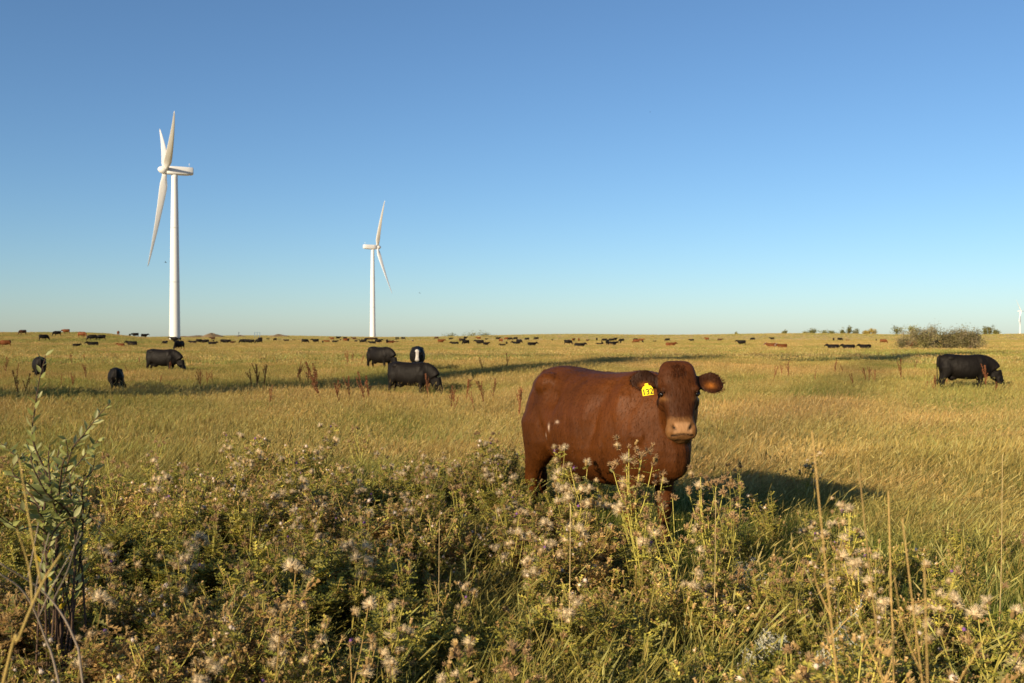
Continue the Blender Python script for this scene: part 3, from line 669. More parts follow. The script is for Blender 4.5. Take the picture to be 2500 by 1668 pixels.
for (u, v, cc, pose, hd) in HERD:
    calf = 'calf' in pose; ps = {'calf': 'stand', 'lcalf': 'lying'}.get(pose, pose)
    key = (ps, cc)
    if key not in FARM:
        base = {K: BLACK, B_: BROWN, D_: DBROWN, W_: BLACK, WB: BROWN}[cc]
        src = FARM.get((ps, 'shape'))
        if src is None: src = FARM[(ps, 'shape')] = cow_mesh('body', voxel=0.042, smooth=1, tail=False, udder=False, **POSE[ps])
        me = src.copy(); me['frame'] = list(src['frame']); colour_cow(me, base, WHITEF if cc in (W_, WB) else None); me.materials.clear(); me.materials.append(M_hide_far); FARM[key] = me
    x, y = from_px(u, v, 0.26 if ps != 'lying' else 0.24, 480)
    s_ = 0.66 if calf else random.uniform(.96, 1.06)
    o = new_obj('calf' if calf else 'cow', FARM[key]); o.location = (x, y, tz(x, y)); o.rotation_euler = (0, 0, R(hd + random.uniform(-8, 8)) - math.atan2(x, y)); o.scale = (s_,) * 3
    kind_ = 'calf' if calf else 'cow'
    if u in LANDMARK: lab = LANDMARK[u]
    else: 
        where = 'on the grassy rise' if u < 380 else 'near the tall turbine' if u < 545 else 'by the earth heaps' if u < 790 else 'near the middle turbine' if u < 1020 else 'in the open far herd' if u < 1950 else 'near the leafy bushes'
        lab = f'tiny {cname[cc]} {kind_} {pname[ps]} {facing(hd)} {where}'
    tag(o, lab, kind_, lab.replace('tiny ', 'far ') if u not in LANDMARK else None)

# ------------------------------------------------------------------ plants: building blocks
STRAW = [np.array(c) for c in ((.49, .365, .165), (.43, .31, .13), (.56, .45, .235), (.37, .26, .10))]
GREEN = [np.array(c) for c in ((.15, .17, .035), (.20, .21, .045), (.11, .14, .03))]
DRYB = [np.array(c) for c in ((.36, .23, .085), (.28, .17, .06))]
def pick(L): return L[int(rng.integers(len(L)))] * rng.uniform(.8, 1.2)
def grass_tuft(nb, rad_, hmin, hmax, width, green, lean=0.25, seeds=0.3, segs=3):
    b = MB()
    for k in range(nb):
        a = rng.uniform(0, 6.283); r_ = rad_ * math.sqrt(rng.random()); p = np.array([r_ * math.cos(a), r_ * math.sin(a), -0.02])
        h = rng.uniform(hmin, hmax); dr = rng.normal(0, .22, 2) + np.array([lean, 0]) * rng.uniform(.3, 1.4)
        isg = rng.random() < green; top = pick(GREEN) if isg else pick(STRAW); bot = top * np.array([.75, .95, .7]) 
        if isg: h *= .75
        side = unit([math.cos(a * 3.1), math.sin(a * 3.1), 0]); pts = []; ws = []; cs = []
        for i in range(segs + 1):
            q = i / segs; pts.append(p + np.array([dr[0] * h * q ** 1.8, dr[1] * h * q ** 1.8, h * q * (1 - .18 * q * np.hypot(*dr) * 2)])); ws.append(width * (1 - .8 * q)); cs.append(bot * (1 - q) + top * q)
        b.ribbon(pts, ws, side, cs)
        if not isg and rng.random() < seeds:
            tip = pts[-1]; dv = unit(pts[-1] - pts[-2]); L = rng.uniform(.05, .11)
            for sd in (side, np.cross(dv, side)):
                b.ribbon([tip - dv * L * .6, tip - dv * L * .1, tip + dv * L * .5], [width * .8, width * 2.6, width * .3], sd, top * np.array([1.05, 1.0, .95]))
    return b
def lobed_leaf(b, p, d, up, L, w, colr):
    d = unit(d); side = unit(np.cross(d, up)); up = np.cross(side, d); n = 3
    V = [p]; F = []
    for i in range(n):
        q = (i + .55) / n; wd_ = w * (1 - .25 * abs(q - .45) * 2)
        sp_ = p + d * L * q; base0 = p + d * L * (i / n); base1 = p + d * L * ((i + 1) / n)
        for sg in (-1, 1):
            t_ = sp_ + side * sg * wd_ * .5 + d * L * .10 + up * L * .08
            k = len(V); V += [base0, base1, t_]; F.append((k, k + 1, k + 2) if sg > 0 else (k + 1, k, k + 2))
    b.add(np.array(V), F, colr)
def seed_fluff(r, colr, n=70, star=False):
    """a burst of fine hairs: thistle down, or the open brown bracts when star is set"""
    b = MB(); 
    b.ellipsoid((0, 0, -r * .55), (r * .30, r * .30, r * .40), np.array((.26, .17, .075)), 6, 4)
    if not star: b.ellipsoid((0, 0, -r * .05), (r * .42, r * .42, r * .46), np.asarray(colr) * 1.0, 8, 6)
    for k in range(n):
        th = rng.uniform(0, 1.9 if not star else 1.45); ph = rng.uniform(0, 6.283)
        d = np.array([math.sin(th) * math.cos(ph), math.sin(th) * math.sin(ph), math.cos(th)])
        L = r * rng.uniform(.65, 1.1); s_ = unit(np.cross(d, rng.normal(0, 1, 3))); w = r * (.042 if not star else .13)
        p0 = np.array([0, 0, -r * .3])
        b.ribbon([p0, p0 + d * L * .6, p0 + d * L * 1.15], [w * .6, w, w * .25], s_, np.array(colr) * rng.uniform(.75, 1.2))
    return b
def brown_bud(r):
    b = MB(); b.ellipsoid((0, 0, 0), (r * .55, r * .55, r * .85), np.array((.38, .25, .10)) * rng.uniform(.8, 1.2), 7, 5)
    for k in range(14):
        ph = k * 2.4; d = unit([math.cos(ph) * .6, math.sin(ph) * .6, .8]); s_ = unit(np.cross(d, (0, 0, 1.0)))
        b.ribbon([np.array([0, 0, r * .2]), d * r * 1.1 + np.array([0, 0, r * .3])], [r * .3, r * .12], s_, np.array((.56, .40, .18)) * rng.uniform(.8, 1.2))
    return b
STEMC = [np.array(c) for c in ((.38, .34, .08), (.33, .28, .07), (.38, .26, .09))]
LEAFC = [np.array(c) for c in ((.25, .24, .046), (.34, .305, .058), (.18, .19, .036), (.41, .35, .07), (.27, .255, .085))]
def weed_plant(h, spread, nbr, leaf_per, lsize, dry=0.1, leafc=LEAFC, heads=0):
    """branching leafy weed -> (stem mesh builder, foliage builder, list of tips)"""
    st = MB(); fo = MB(); tips = []
    lean = rng.normal(0, .12, 2)
    main = catmull([(0, 0, -.02), (lean[0] * h * .3, lean[1] * h * .3, h * .4), (lean[0] * h, lean[1] * h, h * .8)], 4)
    sc_ = pick(STEMC); st.tube(main, np.linspace(.0042, .0028, len(main)), sc_, 4, False)
    branches = [main]
    for k in range(nbr):
        q = rng.uniform(.25, .98); p = main[int(q * (len(main) - 1))]; a = rng.uniform(0, 6.283); L = h * rng.uniform(.25, .5) * (1.15 - .5 * q)
        d = np.array([math.cos(a) * spread, math.sin(a) * spread, rng.uniform(.6, 1.1)])
        br = catmull([p, p + d * L * .5, p + d * L * .9 + np.array([0, 0, L * .25])], 3)
        st.tube(br, np.linspace(.0028, .0018, len(br)), sc_ * rng.uniform(.85, 1.15), 3, False); branches.append(br); tips.append((br[-1], unit(br[-1] - br[-2])))
    tips.append((main[-1], unit(main[-1] - main[-2])))
    for br in branches:
        m_ = len(br)
        nl = int(leaf_per * (1.6 if br is main else 1))
        for k in range(nl):
            q = rng.uniform(.1, .97); i = min(int(q * (m_ - 1)), m_ - 2); p = br[i] + (br[i + 1] - br[i]) * (q * (m_ - 1) - i)
            a = rng.uniform(0, 6.283); d = np.array([math.cos(a), math.sin(a), rng.uniform(-.2, .8)])
            cc = pick(leafc) if rng.random() > dry else pick(DRYB)
            lobed_leaf(fo, p, d, np.array([rng.normal(0, .3), rng.normal(0, .3), 1.0]), lsize * rng.uniform(.6, 1.3), lsize * rng.uniform(.45, .7), cc)
    return st, fo, tips
def merged(name, parts, mat):
    b = MB()
    for p in parts:
        if isinstance(p, tuple):
            q, M = p; Vq = np.concatenate(q.v); Cq = np.concatenate(q.c)
            Vq = np.array([tuple(M @ Vector(v)) for v in Vq]); b.add(Vq, q.f, Cq)
        else: b.add(np.concatenate(p.v), p.f, np.concatenate(p.c))
    return b.mesh(name, mat)
def align(p, d, s=1.0, roll=None):
    q = Vector(d).to_track_quat('Z', 'Y').to_matrix().to_4x4()
    return Matrix.Translation(Vector(p)) @ q @ Matrix.Rotation(rng.uniform(0, 6.28), 4, 'Z') @ Matrix.Scale(s, 4)

# ------------------------------------------------------------------ scattering (uncountable stuff): geometry nodes, real instances
def scatter(name, label, variants, pts, scl, rot, idx):
    cl = bpy.data.collections.new(name + '_kinds')
    for i, me in enumerate(variants):
        o = bpy.data.objects.new(f'{name}_kind_{i:02d}', me); cl.objects.link(o)
    me = bpy.data.meshes.new(name); me.vertices.add(len(pts)); me.vertices.foreach_set('co', np.asarray(pts, np.float32).ravel())
    a = me.attributes.new('scl', 'FLOAT_VECTOR', 'POINT'); a.data.foreach_set('vector', np.asarray(scl, np.float32).ravel())
    a = me.attributes.new('rot', 'FLOAT_VECTOR', 'POINT'); a.data.foreach_set('vector', np.asarray(rot, np.float32).ravel())
    a = me.attributes.new('idx', 'INT', 'POINT'); a.data.foreach_set('value', np.asarray(idx, np.int32).ravel())
    o = new_obj(name, me); tag(o, label, kind='stuff')
    ng = bpy.data.node_groups.new(name, 'GeometryNodeTree')
    ng.interface.new_socket('Geometry', in_out='INPUT', socket_type='NodeSocketGeometry'); ng.interface.new_socket('Geometry', in_out='OUTPUT', socket_type='NodeSocketGeometry')
    gi = ng.nodes.new('NodeGroupInput'); go = ng.nodes.new('NodeGroupOutput'); ip = ng.nodes.new('GeometryNodeInstanceOnPoints'); ci = ng.nodes.new('GeometryNodeCollectionInfo')
    ci.inputs['Collection'].default_value = cl; ci.inputs['Separate Children'].default_value = True; ci.inputs['Reset Children'].default_value = True
    def na(nm, typ):
        n_ = ng.nodes.new('GeometryNodeInputNamedAttribute'); n_.data_type = typ; n_.inputs['Name'].default_value = nm; return n_.outputs['Attribute']
    ng.links.new(gi.outputs[0], ip.inputs['Points']); ng.links.new(ci.outputs[0], ip.inputs['Instance']); ip.inputs['Pick Instance'].default_value = True
    ng.links.new(na('idx', 'INT'), ip.inputs['Instance Index']); ng.links.new(na('rot', 'FLOAT_VECTOR'), ip.inputs['Rotation']); ng.links.new(na('scl', 'FLOAT_VECTOR'), ip.inputs['Scale'])
    ng.links.new(ip.outputs[0], go.inputs[0])
    md = o.modifiers.new('scatter', 'NODES'); md.node_group = ng
    return o
def wedge(n, r0, r1, half=0.60, margin=2.5):
    """random places in the part of the field ahead, between the distances r0 and r1"""
    y = np.sqrt(rng.uniform(r0 * r0, r1 * r1, n)); x = rng.uniform(-1, 1, n) * (y * half + margin); return x, y
def free_of_cow(x, y, pad=0.0):
    qx = (x - cowloc[0]) * hx[0] + (y - cowloc[1]) * hx[1]; qy = (x - cowloc[0]) * math.sin(TH) + (y - cowloc[1]) * math.cos(TH)
    return ((qx + .05) / (.95 + pad)) ** 2 + (qy / (.42 + pad)) ** 2 > 1

# --- meadow grass
near_v = [grass_tuft(46, .13, .20, .46, .0030, g_, .30, .4) .mesh(f'near_grass_{i}', M_grass) for i, g_ in enumerate((.1, .25, .5, .15, .7, .9))]
mid_v = [grass_tuft(64, .24, .18, .46, .0058, g_, .28, .35).mesh(f'mid_grass_{i}', M_grass) for i, g_ in enumerate((.05, .15, .35, .10, .6))]
far_v = [grass_tuft(46, .55, .16, .40, .026, g_, .2, .25, 2).mesh(f'far_grass_{i}', M_grass) for i, g_ in enumerate((.05, .10, .2, .35))]
def patchnoise(x, y):
    return np.sin(x * .31 + 1.7 * np.sin(y * .13)) * np.sin(y * .21 + 1.1 * np.sin(x * .17)) * .5 + np.sin(x * 1.3 + y * .9 + 2 * np.sin(y * .5)) * .25 + rng.normal(0, .25, len(x))
def put_grass(name, label, variants, n, r0, r1, smin, smax, weedcut, order, margin=2.5):
    x, y = wedge(n, r0, r1, margin=margin); keep = free_of_cow(x, y, -.1)
    if weedcut: keep &= rng.random(n) > weed_density(x, y) * weedcut
    x, y = x[keep], y[keep]; pn = patchnoise(x, y)
    idx = np.clip(((pn + .9) / 1.8 * len(variants)).astype(int), 0, len(variants) - 1); idx = np.array(order)[idx]
    hgt = .85 + .35 * np.sin(x * .7 + np.sin(y * .6)) * np.sin(y * .45) * (1 - .3 * sm(14, 20, y))
    s_ = rng.uniform(smin, smax, len(x)); S = np.column_stack([s_, s_, s_ * hgt])
    Rt = np.column_stack([rng.normal(0, .07, len(x)), rng.normal(0, .07, len(x)), rng.normal(0, .5, len(x))])
    scatter(name, label, variants, np.column_stack([x, y, terrain(x, y)]), S, Rt, idx)
put_grass('near_meadow_grass', 'fine straw and green grass around the thistle bed', near_v, 18000, 3.2, 15, .75, 1.2, .74, [3, 0, 1, 2, 4, 5])
put_grass('meadow_grass', 'golden dry meadow grass on the pasture', mid_v, 46000, 12, 62, .8, 1.3, 0, [0, 3, 1, 2, 4])
put_grass('distant_grass', 'dry golden grass of the far pasture', far_v, 90000, 55, 420, .8, 1.3, 0, [0, 1, 2, 3], 6)
put_grass('horizon_grass', 'pale stubble towards the horizon', far_v, 30000, 400, 760, 1.0, 1.5, 0, [0, 1, 1, 2], 10)
# tall single straws between
tall_v = [grass_tuft(3, .08, .50, .78, .0038, 0, .35, 1.0).mesh(f'tall_grass_{i}', M_grass) for i in range(4)]
x, y = wedge(11000, 3.4, 34); k = free_of_cow(x, y, .1) & ((y > 9) | (x > 1.2) | (rng.random(len(x)) < .6)) & (rng.random(len(x)) < .35 + .65 * (np.sin(x * .8 + 1) * np.sin(y * .5 + .4 * x) > -.1)); x, y = x[k], y[k]
s_ = rng.uniform(.75, 1.15, len(x))
scatter('tall_straws', 'tall straw stems with seed heads above the grass', tall_v, np.column_stack([x, y, terrain(x, y)]), np.column_stack([s_, s_, s_]), np.column_stack([rng.normal(0, .08, len(x)), rng.normal(.0, .08, len(x)), rng.normal(0, .6, len(x))]), rng.integers(0, 4, len(x)))

# --- weed bed
weeds = []
buds = [brown_bud(.012) for _ in range(2)]; fl_small = [seed_fluff(.020, (.62, .52, .42), 34), seed_fluff(.017, (.46, .33, .14), 26, True)]
for i in range(9):
    h = rng.uniform(.42, .62); dry = (.06, .1, .55, .08, .2, .12, .75, .05, .1)[i]
    st, fo, tips = weed_plant(h, rng.uniform(.5, .85), int(rng.integers(8, 13)), 21 if i % 3 else 30, (.048, .040, .031)[i % 3], dry)
    parts = [st, fo]
    if i in (2, 4, 6, 8, 1):
        for (p, d_) in tips: 
            for q in range(2 if i in (2, 6) else 1): parts.append((buds[q % 2] if rng.random() < .6 else fl_small[int(rng.random() < .75)], align(p + rng.normal(0, .010, 3) * q, d_, rng.uniform(.7, 1.1))))
    weeds.append(merged(f'weed_{i}', parts, M_weed))
x, y = wedge(6500, 2.0, 11.0, margin=1.5); k = (rng.random(len(x)) < weed_density(x, y) * 1.15) & free_of_cow(x, y, .05); x, y = x[k], y[k]
clump = .5 + .5 * np.sin(x * 3.1 + 1.7 * np.sin(y * 2.1)) * np.sin(y * 2.7 + 1.5 * np.sin(x * 1.9) + 1.0)
s_ = rng.uniform(.80, 1.10, len(x)) * (.68 + .56 * clump) * (1 + .12 * sm(6, 9, y)) * (1 - .25 * sm(1.5, 3, x))
print('weeds', len(x))
sel = np.clip(((np.sin(x * 1.7 + 2 * np.sin(y * 1.3)) + np.sin(y * 2.3 + x) + rng.normal(0, .9, len(x)) + 2.6) / 5.2 * 9).astype(int), 0, 8)
sel = np.array([3, 0, 7, 5, 1, 8, 4, 2, 6])[sel]
scatter('weed_bed', 'tangled green and browned thistle leaves and stems in the foreground', weeds, np.column_stack([x, y, terrain(x, y)]), np.column_stack([s_, s_, s_]), np.column_stack([rng.normal(0, .12, len(x)), rng.normal(.06, .12, len(x)), rng.uniform(0, 6.28, len(x))]), sel)

# ------------------------------------------------------------------ countable plants
HEADS = {'down': [seed_fluff(.027, (.72, .59, .38), 230).mesh('seed_head', M_fluff), seed_fluff(.019, (.60, .46, .26), 180).mesh('seed_head', M_fluff)],
         'star': [seed_fluff(.019, (.50, .34, .18), 44, True).mesh('seed_head', M_fluff), seed_fluff(.016, (.42, .27, .14), 40, True).mesh('seed_head', M_fluff)],
         'bud': [brown_bud(.013).mesh('seed_head', M_fluff)],
         'purple': [seed_fluff(.013, (.30, .14, .42), 30).mesh('flower_head', M_fluff)]}
THV = []
for i in range(7):
    st, fo, tips = weed_plant(rng.uniform(.62, .80), rng.uniform(.3, .55), int(rng.integers(7, 11)), 12, .042, .12)
    hs = []
    kind_w = (('down', .7), ('down', .45), ('star', .4), ('star', .3), ('down', .3), ('down', .6), ('star', .6))[i]
    for (p, d_) in tips:
        for q in range(int(rng.integers(1, 5))):
            r_ = rng.random(); ty = kind_w[0] if r_ < kind_w[1] else ('star' if r_ < .75 else ('bud' if r_ < .96 else 'purple'))
            hs.append((ty, int(rng.integers(0, len(HEADS[ty]))), align(p + rng.normal(0, .024, 3) * (q > 0) + np.array(d_) * .012, unit(np.array(d_) + rng.normal(0, .35, 3)), rng.uniform(.8, 1.25))))
    THV.append((st.mesh('stem', M_weed), fo.mesh('leaves', M_weed), hs))
st, fo, tips = weed_plant(.84, .36, 18, 13, .036, .15)
hs = []
for (p, d_) in tips:
    for q in range(int(rng.integers(3, 6))):
        ty = 'star' if rng.random() < .72 else ('bud' if rng.random() < .6 else 'down')
        hs.append((ty, int(rng.integers(0, len(HEADS[ty]))), align(p + rng.normal(0, .030, 3) * (q > 0) + np.array(d_) * .012, unit(np.array(d_) + rng.normal(0, .35, 3)), rng.uniform(.8, 1.2))))
THV.append((st.mesh('stem', M_weed), fo.mesh('leaves', M_weed), hs))
def thistle_place(x, y):
    if math.hypot(x + 1.8, y - 3.95) < .9: return 'beside the willow sprout'
    if math.hypot(x - cowloc[0], y - cowloc[1]) < 1.7: return "at the red cow's feet"
    if y > 8.2: return 'where the weeds meet the golden grass'
    if x > 1.7 and y < 6: return 'among the straws past the red cow'
    if x > 1.4: return "by the red cow's shadow"
    if x < -1.0 and y > 5.5: return 'on the willow side of the weed bed'
    if y < 3.8: return 'low among the nearest dark weeds'
    return 'in the middle of the weed bed'
def thistle(x, y, var, s, rz, label, group, tilt=(0, 0), zsc=1.0):
    if group: label = label.replace(' in the weed bed', '') + ' ' + thistle_place(x, y); group = label
    t = empty('thistle', (x, y, tz(x, y))); t.rotation_euler = (tilt[0], tilt[1], rz); t.scale = (s, s, s * zsc); tag(t, label, 'thistle', group)
    st, fo, hs = THV[var]; new_obj('stem', st, t); new_obj('leaves', fo, t)
    for ty, k, M in hs:
        o = new_obj('flower_head' if ty == 'purple' else 'seed_head', HEADS[ty][k], t); o.matrix_local = M
    return t
THL = {0: 'thistle thick with white down heads in the weed bed', 1: 'thistle with some white down heads in the weed bed', 2: 'thistle with brown star-shaped spent heads in the weed bed', 3: 'thistle with few small brown heads in the weed bed', 4: 'thistle mixing brown buds and pale down in the weed bed', 5: 'thistle with pale fluffy heads on spreading branches', 6: 'thistle crowded with open brown bracts in the weed bed'}
# seen one by one: photo place of the top of each
tops = [(553, 1062), (606, 1070), (795, 1040), (1185, 1043), (940, 1090), (1093, 1095), (1215, 1080), (905, 1120), (765, 1150), (822, 1160), (985, 1165), (1060, 1130), (1290, 1180), (1245, 1170), (1075, 1200), (640, 1180), (700, 1130), (575, 1120),
        (540, 1140), (460, 1180), (400, 1110), (505, 1220), (600, 1210), (850, 1265), (395, 1345), (640, 1350), (640, 1415), (1295, 1320), (1325, 1400), (1545, 1365), (1385, 1235), (1420, 1140), (1475, 1150), (1390, 1100), (1200, 1130), (1130, 1170), (880, 1200), (970, 1230), (300, 1280), (465, 1510), (1120, 1560), (1170, 1530), (1760, 1190), (1800, 1165), (1960, 1090), (2110, 1250), (2060, 1220), (2280, 1390), (2390, 1360), (730, 1210), (350, 1190), (1010, 1100), (870, 1070), (1265, 1300), (1700, 1330), (1640, 1270), (260, 1150), (430, 1260), (1150, 1080)]
for i, (u, v) in enumerate(tops):
    h = rng.uniform(.62, .80); d = (EYE - h) * FPX / (v - VEYE); d = min(max(d, 3.0), 9.8)
    for it in range(4): d = (EYE - tz((u - 1250) / FPX * d, d) - h) * FPX / (v - VEYE)
    d = min(max(d, 2.9), 10.0); x = (u - 1250) / FPX * d
    if not free_of_cow(np.array(x), np.array(d), .12): d -= 0.9; x = (u - 1250) / FPX * d
    zt = EYE - (v - VEYE) * d / FPX - tz(x, d); s = min(max(zt / .68, .7), 1.45); var = int(rng.integers(0, 7)) if v > 1150 else int(rng.choice([0, 1, 5, 0, 6, 2]))
    thistle(x, d, var, s, rng.uniform(0, 6.28), THL[var], 'thistles: ' + THL[var], (rng.normal(0, .06), rng.normal(0, .06)))
for i in range(70):
    while True:
        x, y = wedge(1, 2.6, 9.2, .55, .3); x, y = float(x[0]), float(y[0])
        if rng.random() < weed_density(np.array(x), np.array(y)) and free_of_cow(np.array(x), np.array(y), .25) and not (y < 6.8 and .2 < x < 1.5 and y > 5.5): break
    var = int(rng.choice([0, 1, 2, 3, 4, 5, 6, 2, 3])); thistle(x, y, var, rng.uniform(.72, 1.0), rng.uniform(0, 6.28), THL[var], 'thistles: ' + THL[var], (rng.normal(0, .08), rng.normal(0, .08)))
def tall_thistle(u, vtop, d, var, label, s=None):
    x = (u - 1250) / FPX * d; zt = EYE - (vtop - VEYE) * d / FPX - tz(x, d); return thistle(x, d, var, zt / (.90 if var == 7 else .80), rng.uniform(0, 6.28), label, None)
tall_thistle(1582, 1062, 5.5, 7, 'tallest thistle with a head of spent brown blooms right in front of the red cow')
tall_thistle(1612, 1150, 5.4, 5, 'leafy thistle with pale heads close to the tallest one')
tall_thistle(1552, 1120, 5.7, 2, 'slender thistle beside the tallest one under the cow’s chin'.replace('’', "'"))
tall_thistle(1790, 1165, 5.2, 6, 'thistle of open brown bracts next to the tall one against the cow shadow')
tall_thistle(1765, 1135, 5.4, 7, 'tall thistle with brown star heads against the red cow shadow')

# dock: rusty seed stalks
def dock_mesh(h, dark=False):
    st = MB(); sp = MB(); bend = rng.normal(0, .10, 2)
    path = catmull([(0, 0, -.02), (bend[0] * h * .3, bend[1] * h * .3, h * .5), (bend[0] * h, bend[1] * h, h)], 5)
    cst = np.array((.16, .075, .035)); st.tube(path, np.linspace(.006, .003, len(path)), cst, 5, False)
    lines = [(path, .42)]
    for k in range(int(rng.integers(2, 5))):
        q = rng.uniform(.45, .75); p = path[int(q * (len(path) - 1))]; a = rng.uniform(0, 6.28); L = h * rng.uniform(.2, .38)
        br = catmull([p, p + np.array([math.cos(a) * .2, math.sin(a) * .2, .5]) * L, p + np.array([math.cos(a) * .35, math.sin(a) * .35, 1]) * L], 4)
        st.tube(br, np.linspace(.003, .002, len(br)), cst, 4, False); lines.append((br, .1))
    for br, q0 in lines:
        m_ = len(br); n_ = int(np.linalg.norm(br[-1] - br[0]) * 190)
        for k in range(n_):
            q = q0 + (1 - q0) * rng.random(); i = min(int(q * (m_ - 1)), m_ - 2); p = br[i] + (br[i + 1] - br[i]) * (q * (m_ - 1) - i); a = rng.uniform(0, 6.28)
            d_ = np.array([math.cos(a), math.sin(a), rng.uniform(-.3, .5)]); e = p + d_ * rng.uniform(.008, .022); s_ = unit(np.cross(d_, (0, 0, 1.0)))
            sp.add([p, e + s_ * .007, e + d_ * .010, e - s_ * .007, e + np.array([0, 0, .008]), e - np.array([0, 0, .008])], [(0, 1, 2, 3), (0, 4, 2, 5)], np.array((.20, .075, .032)) * rng.uniform(.6, 1.4))
    return st.mesh('stem', M_dock), sp.mesh('seed_spike', M_dock)
DOCK = [dock_mesh(1.0) for _ in range(6)]
docks = [(632, 889, 951), (640, 891, 950), (626, 905, 949), (716, 881, 930), (733, 893, 942), (752, 898, 940), (762, 903, 938), (770, 905, 930), (799, 875, 987), (850, 856, 894), (861, 860, 884), (879, 866, 890), (856, 916, 975), (894, 905, 990), (902, 915, 985), (823, 923, 975), (1047, 911, 975), (1101, 943, 1000), (1112, 950, 1005),
 (1136, 920, 980), (1190, 928, 990), (1203, 925, 975), (1180, 872, 905), (1237, 862, 902), (1262, 949, 1028), (15, 872, 916), (41, 886, 916), (52, 902, 970), (58, 912, 965), (147, 913, 940), (178, 910, 945), (183, 915, 942), (214, 889, 930), (176, 862, 890), (203, 862, 884), (316, 889, 915), (342, 867, 890), (414, 883, 908), (390, 915, 935),
 (490, 902, 943), (497, 905, 945), (506, 908, 940), (523, 905, 935), (620, 900, 949), (2038, 876, 915), (2060, 888, 905), (2085, 910, 950), (2116, 898, 930), (2121, 896, 932), (2136, 902, 935), (2200, 874, 935), (2232, 878, 902), (2257, 930, 955), (2280, 915, 955), (2286, 920, 958), (2313, 906, 940), (2408, 891, 950), (2424, 932, 958), (1925, 882, 925), (1910, 888, 915), (1880, 890, 930), (1990, 905, 925), (830, 935, 985), (655, 940, 985), (1160, 955, 1000)]
MIDC = [((398 - 1250) / FPX * 50, 50, 'the cow grazing left of the far turbine'.replace('left of', 'before')), ((2357 - 1250) / FPX * 34, 34, 'the black cow grazing alone by the bushes'), ((1004 - 1250) / FPX * 35, 35, 'the group of three black cows'),
        ((283 - 1250) / FPX * 34, 34, 'the black calf with turned head'), ((96 - 1250) / FPX * 45, 45, 'the calf behind the willow'), (cowloc[0], cowloc[1], 'the red-brown cow')]
for (u, vt, vb) in docks:
    x, y = from_px(u, vb, .28, 120); zt = EYE - (vt - VEYE) * y / FPX; h = max(zt - tz(x, y), .45); st, sp = DOCK[int(rng.integers(0, 6))]
    t = empty('dock_stalk', (x, y, tz(x, y)), rng.uniform(0, 6.28), min(h, 1.5)); t.rotation_euler[0] = rng.normal(0, .1); t.rotation_euler[1] = rng.normal(.05, .12)
    tall = h > 0.95
    tsh = (x - SH.x) * math.cos(SUN_AZ) - (y - SH.y) * math.sin(SUN_AZ); near_c = min(MIDC, key=lambda q: math.hypot(q[0] - x, q[1] - y)); wh = 'in the long tower shadow ' if abs(tsh) < 2.4 else ''
    wh += 'near ' + near_c[2]
    tag(t, ('tall' if tall else 'short') + ' rusty dock stalk ' + wh, 'dock plant', ('tall' if tall else 'short') + ' rusty dock stalks ' + wh)
    new_obj('stem', st, t); new_obj('seed_spike', sp, t)

# willow sprout at the left
def leaf_blade(L, w):
    b = MB(); n_ = 6; V = []; 
    for i in range(n_ + 1):
        q = i / n_; ww = w * math.sin(math.pi * q ** .85) * .5 + .0004; z_ = -.10 * L * q * q
        V += [(L * q, -ww, z_ + ww * .35), (L * q, 0, z_), (L * q, ww, z_ + ww * .35)]
    F = []
    for i in range(n_): F += [(3 * i, 3 * i + 1, 3 * i + 4, 3 * i + 3), (3 * i + 1, 3 * i + 2, 3 * i + 5, 3 * i + 4)]
    b.add(V, F, (1, 1, 1)); return b
def coloured(b, c): b.c = [np.tile(np.asarray(c, float), (len(v), 1)) for v in b.v]; return b
WL = [coloured(leaf_blade(.048, .0175), c).mesh('leaf', M_leaf, True) for c in ((.30, .32, .10), (.26, .28, .08), (.36, .36, .15), (.18, .20, .05), (.22, .24, .07), (.62, .44, .03))]
wb = np.array([-1.80, 3.95]); wz = tz(*wb)
willow = empty('willow_sprout', (wb[0], wb[1], wz)); tag(willow, 'young willow sprout with grey-green oval leaves on thin twigs', 'shrub')
def wpt(u, v, d): p = at_d(u, v, d); return np.array([p[0] - wb[0], p[1] - wb[1], p[2] - wz])
twigs = [[(150, 1320, 4.0), (118, 1180, 4.0), (80, 1075, 3.95), (88, 980, 3.95), (98, 920, 3.95), (112, 868, 3.95)],
         [(150, 1320, 4.0), (150, 1190, 3.95), (175, 1100, 3.9), (205, 1060, 3.9), (232, 1025, 3.85), (268, 985, 3.85)],
         [(150, 1320, 4.0), (150, 1195, 4.05), (90, 1150, 4.1), (40, 1115, 4.15), (0, 1080, 4.2)],
         [(150, 1330, 4.0), (170, 1180, 4.1), (200, 1120, 4.15), (240, 1075, 4.2)], [(150, 1330, 4.0), (125, 1210, 3.8), (118, 1120, 3.75), (122, 1085, 3.75)],
         [(150, 1320, 4.0), (100, 1210, 3.8), (50, 1170, 3.7), (15, 1160, 3.7)], [(150, 1340, 4.0), (160, 1230, 3.9), (190, 1225, 3.8), (215, 1215, 3.75)],
         [(150, 1330, 4.0), (60, 1250, 3.9), (20, 1230, 3.9)], [(150, 1340, 4.0), (210, 1260, 3.8), (250, 1310, 3.75)], [(150, 1340, 4.0), (90, 1130, 4.2), (68, 1090, 4.25)], [(150, 1340, 4.0), (140, 1130, 4.15), (150, 1080, 4.2)], [(150, 1340, 4.0), (60, 1190, 4.1), (30, 1150, 4.1), (60, 1105, 4.1)], [(150, 1340, 4.0), (200, 1190, 3.8), (225, 1150, 3.75), (232, 1110, 3.7)], [(150, 1340, 4.0), (110, 1200, 3.7), (80, 1140, 3.6), (75, 1100, 3.6)], [(150, 1340, 4.0), (150, 1150, 3.7), (165, 1110, 3.65), (160, 1070, 3.6)], [(150, 1340, 4.0), (40, 1290, 3.8), (-20, 1250, 3.7)], [(150, 1340, 4.0), (100, 1260, 3.6), (85, 1230, 3.5), (40, 1210, 3.45)]]
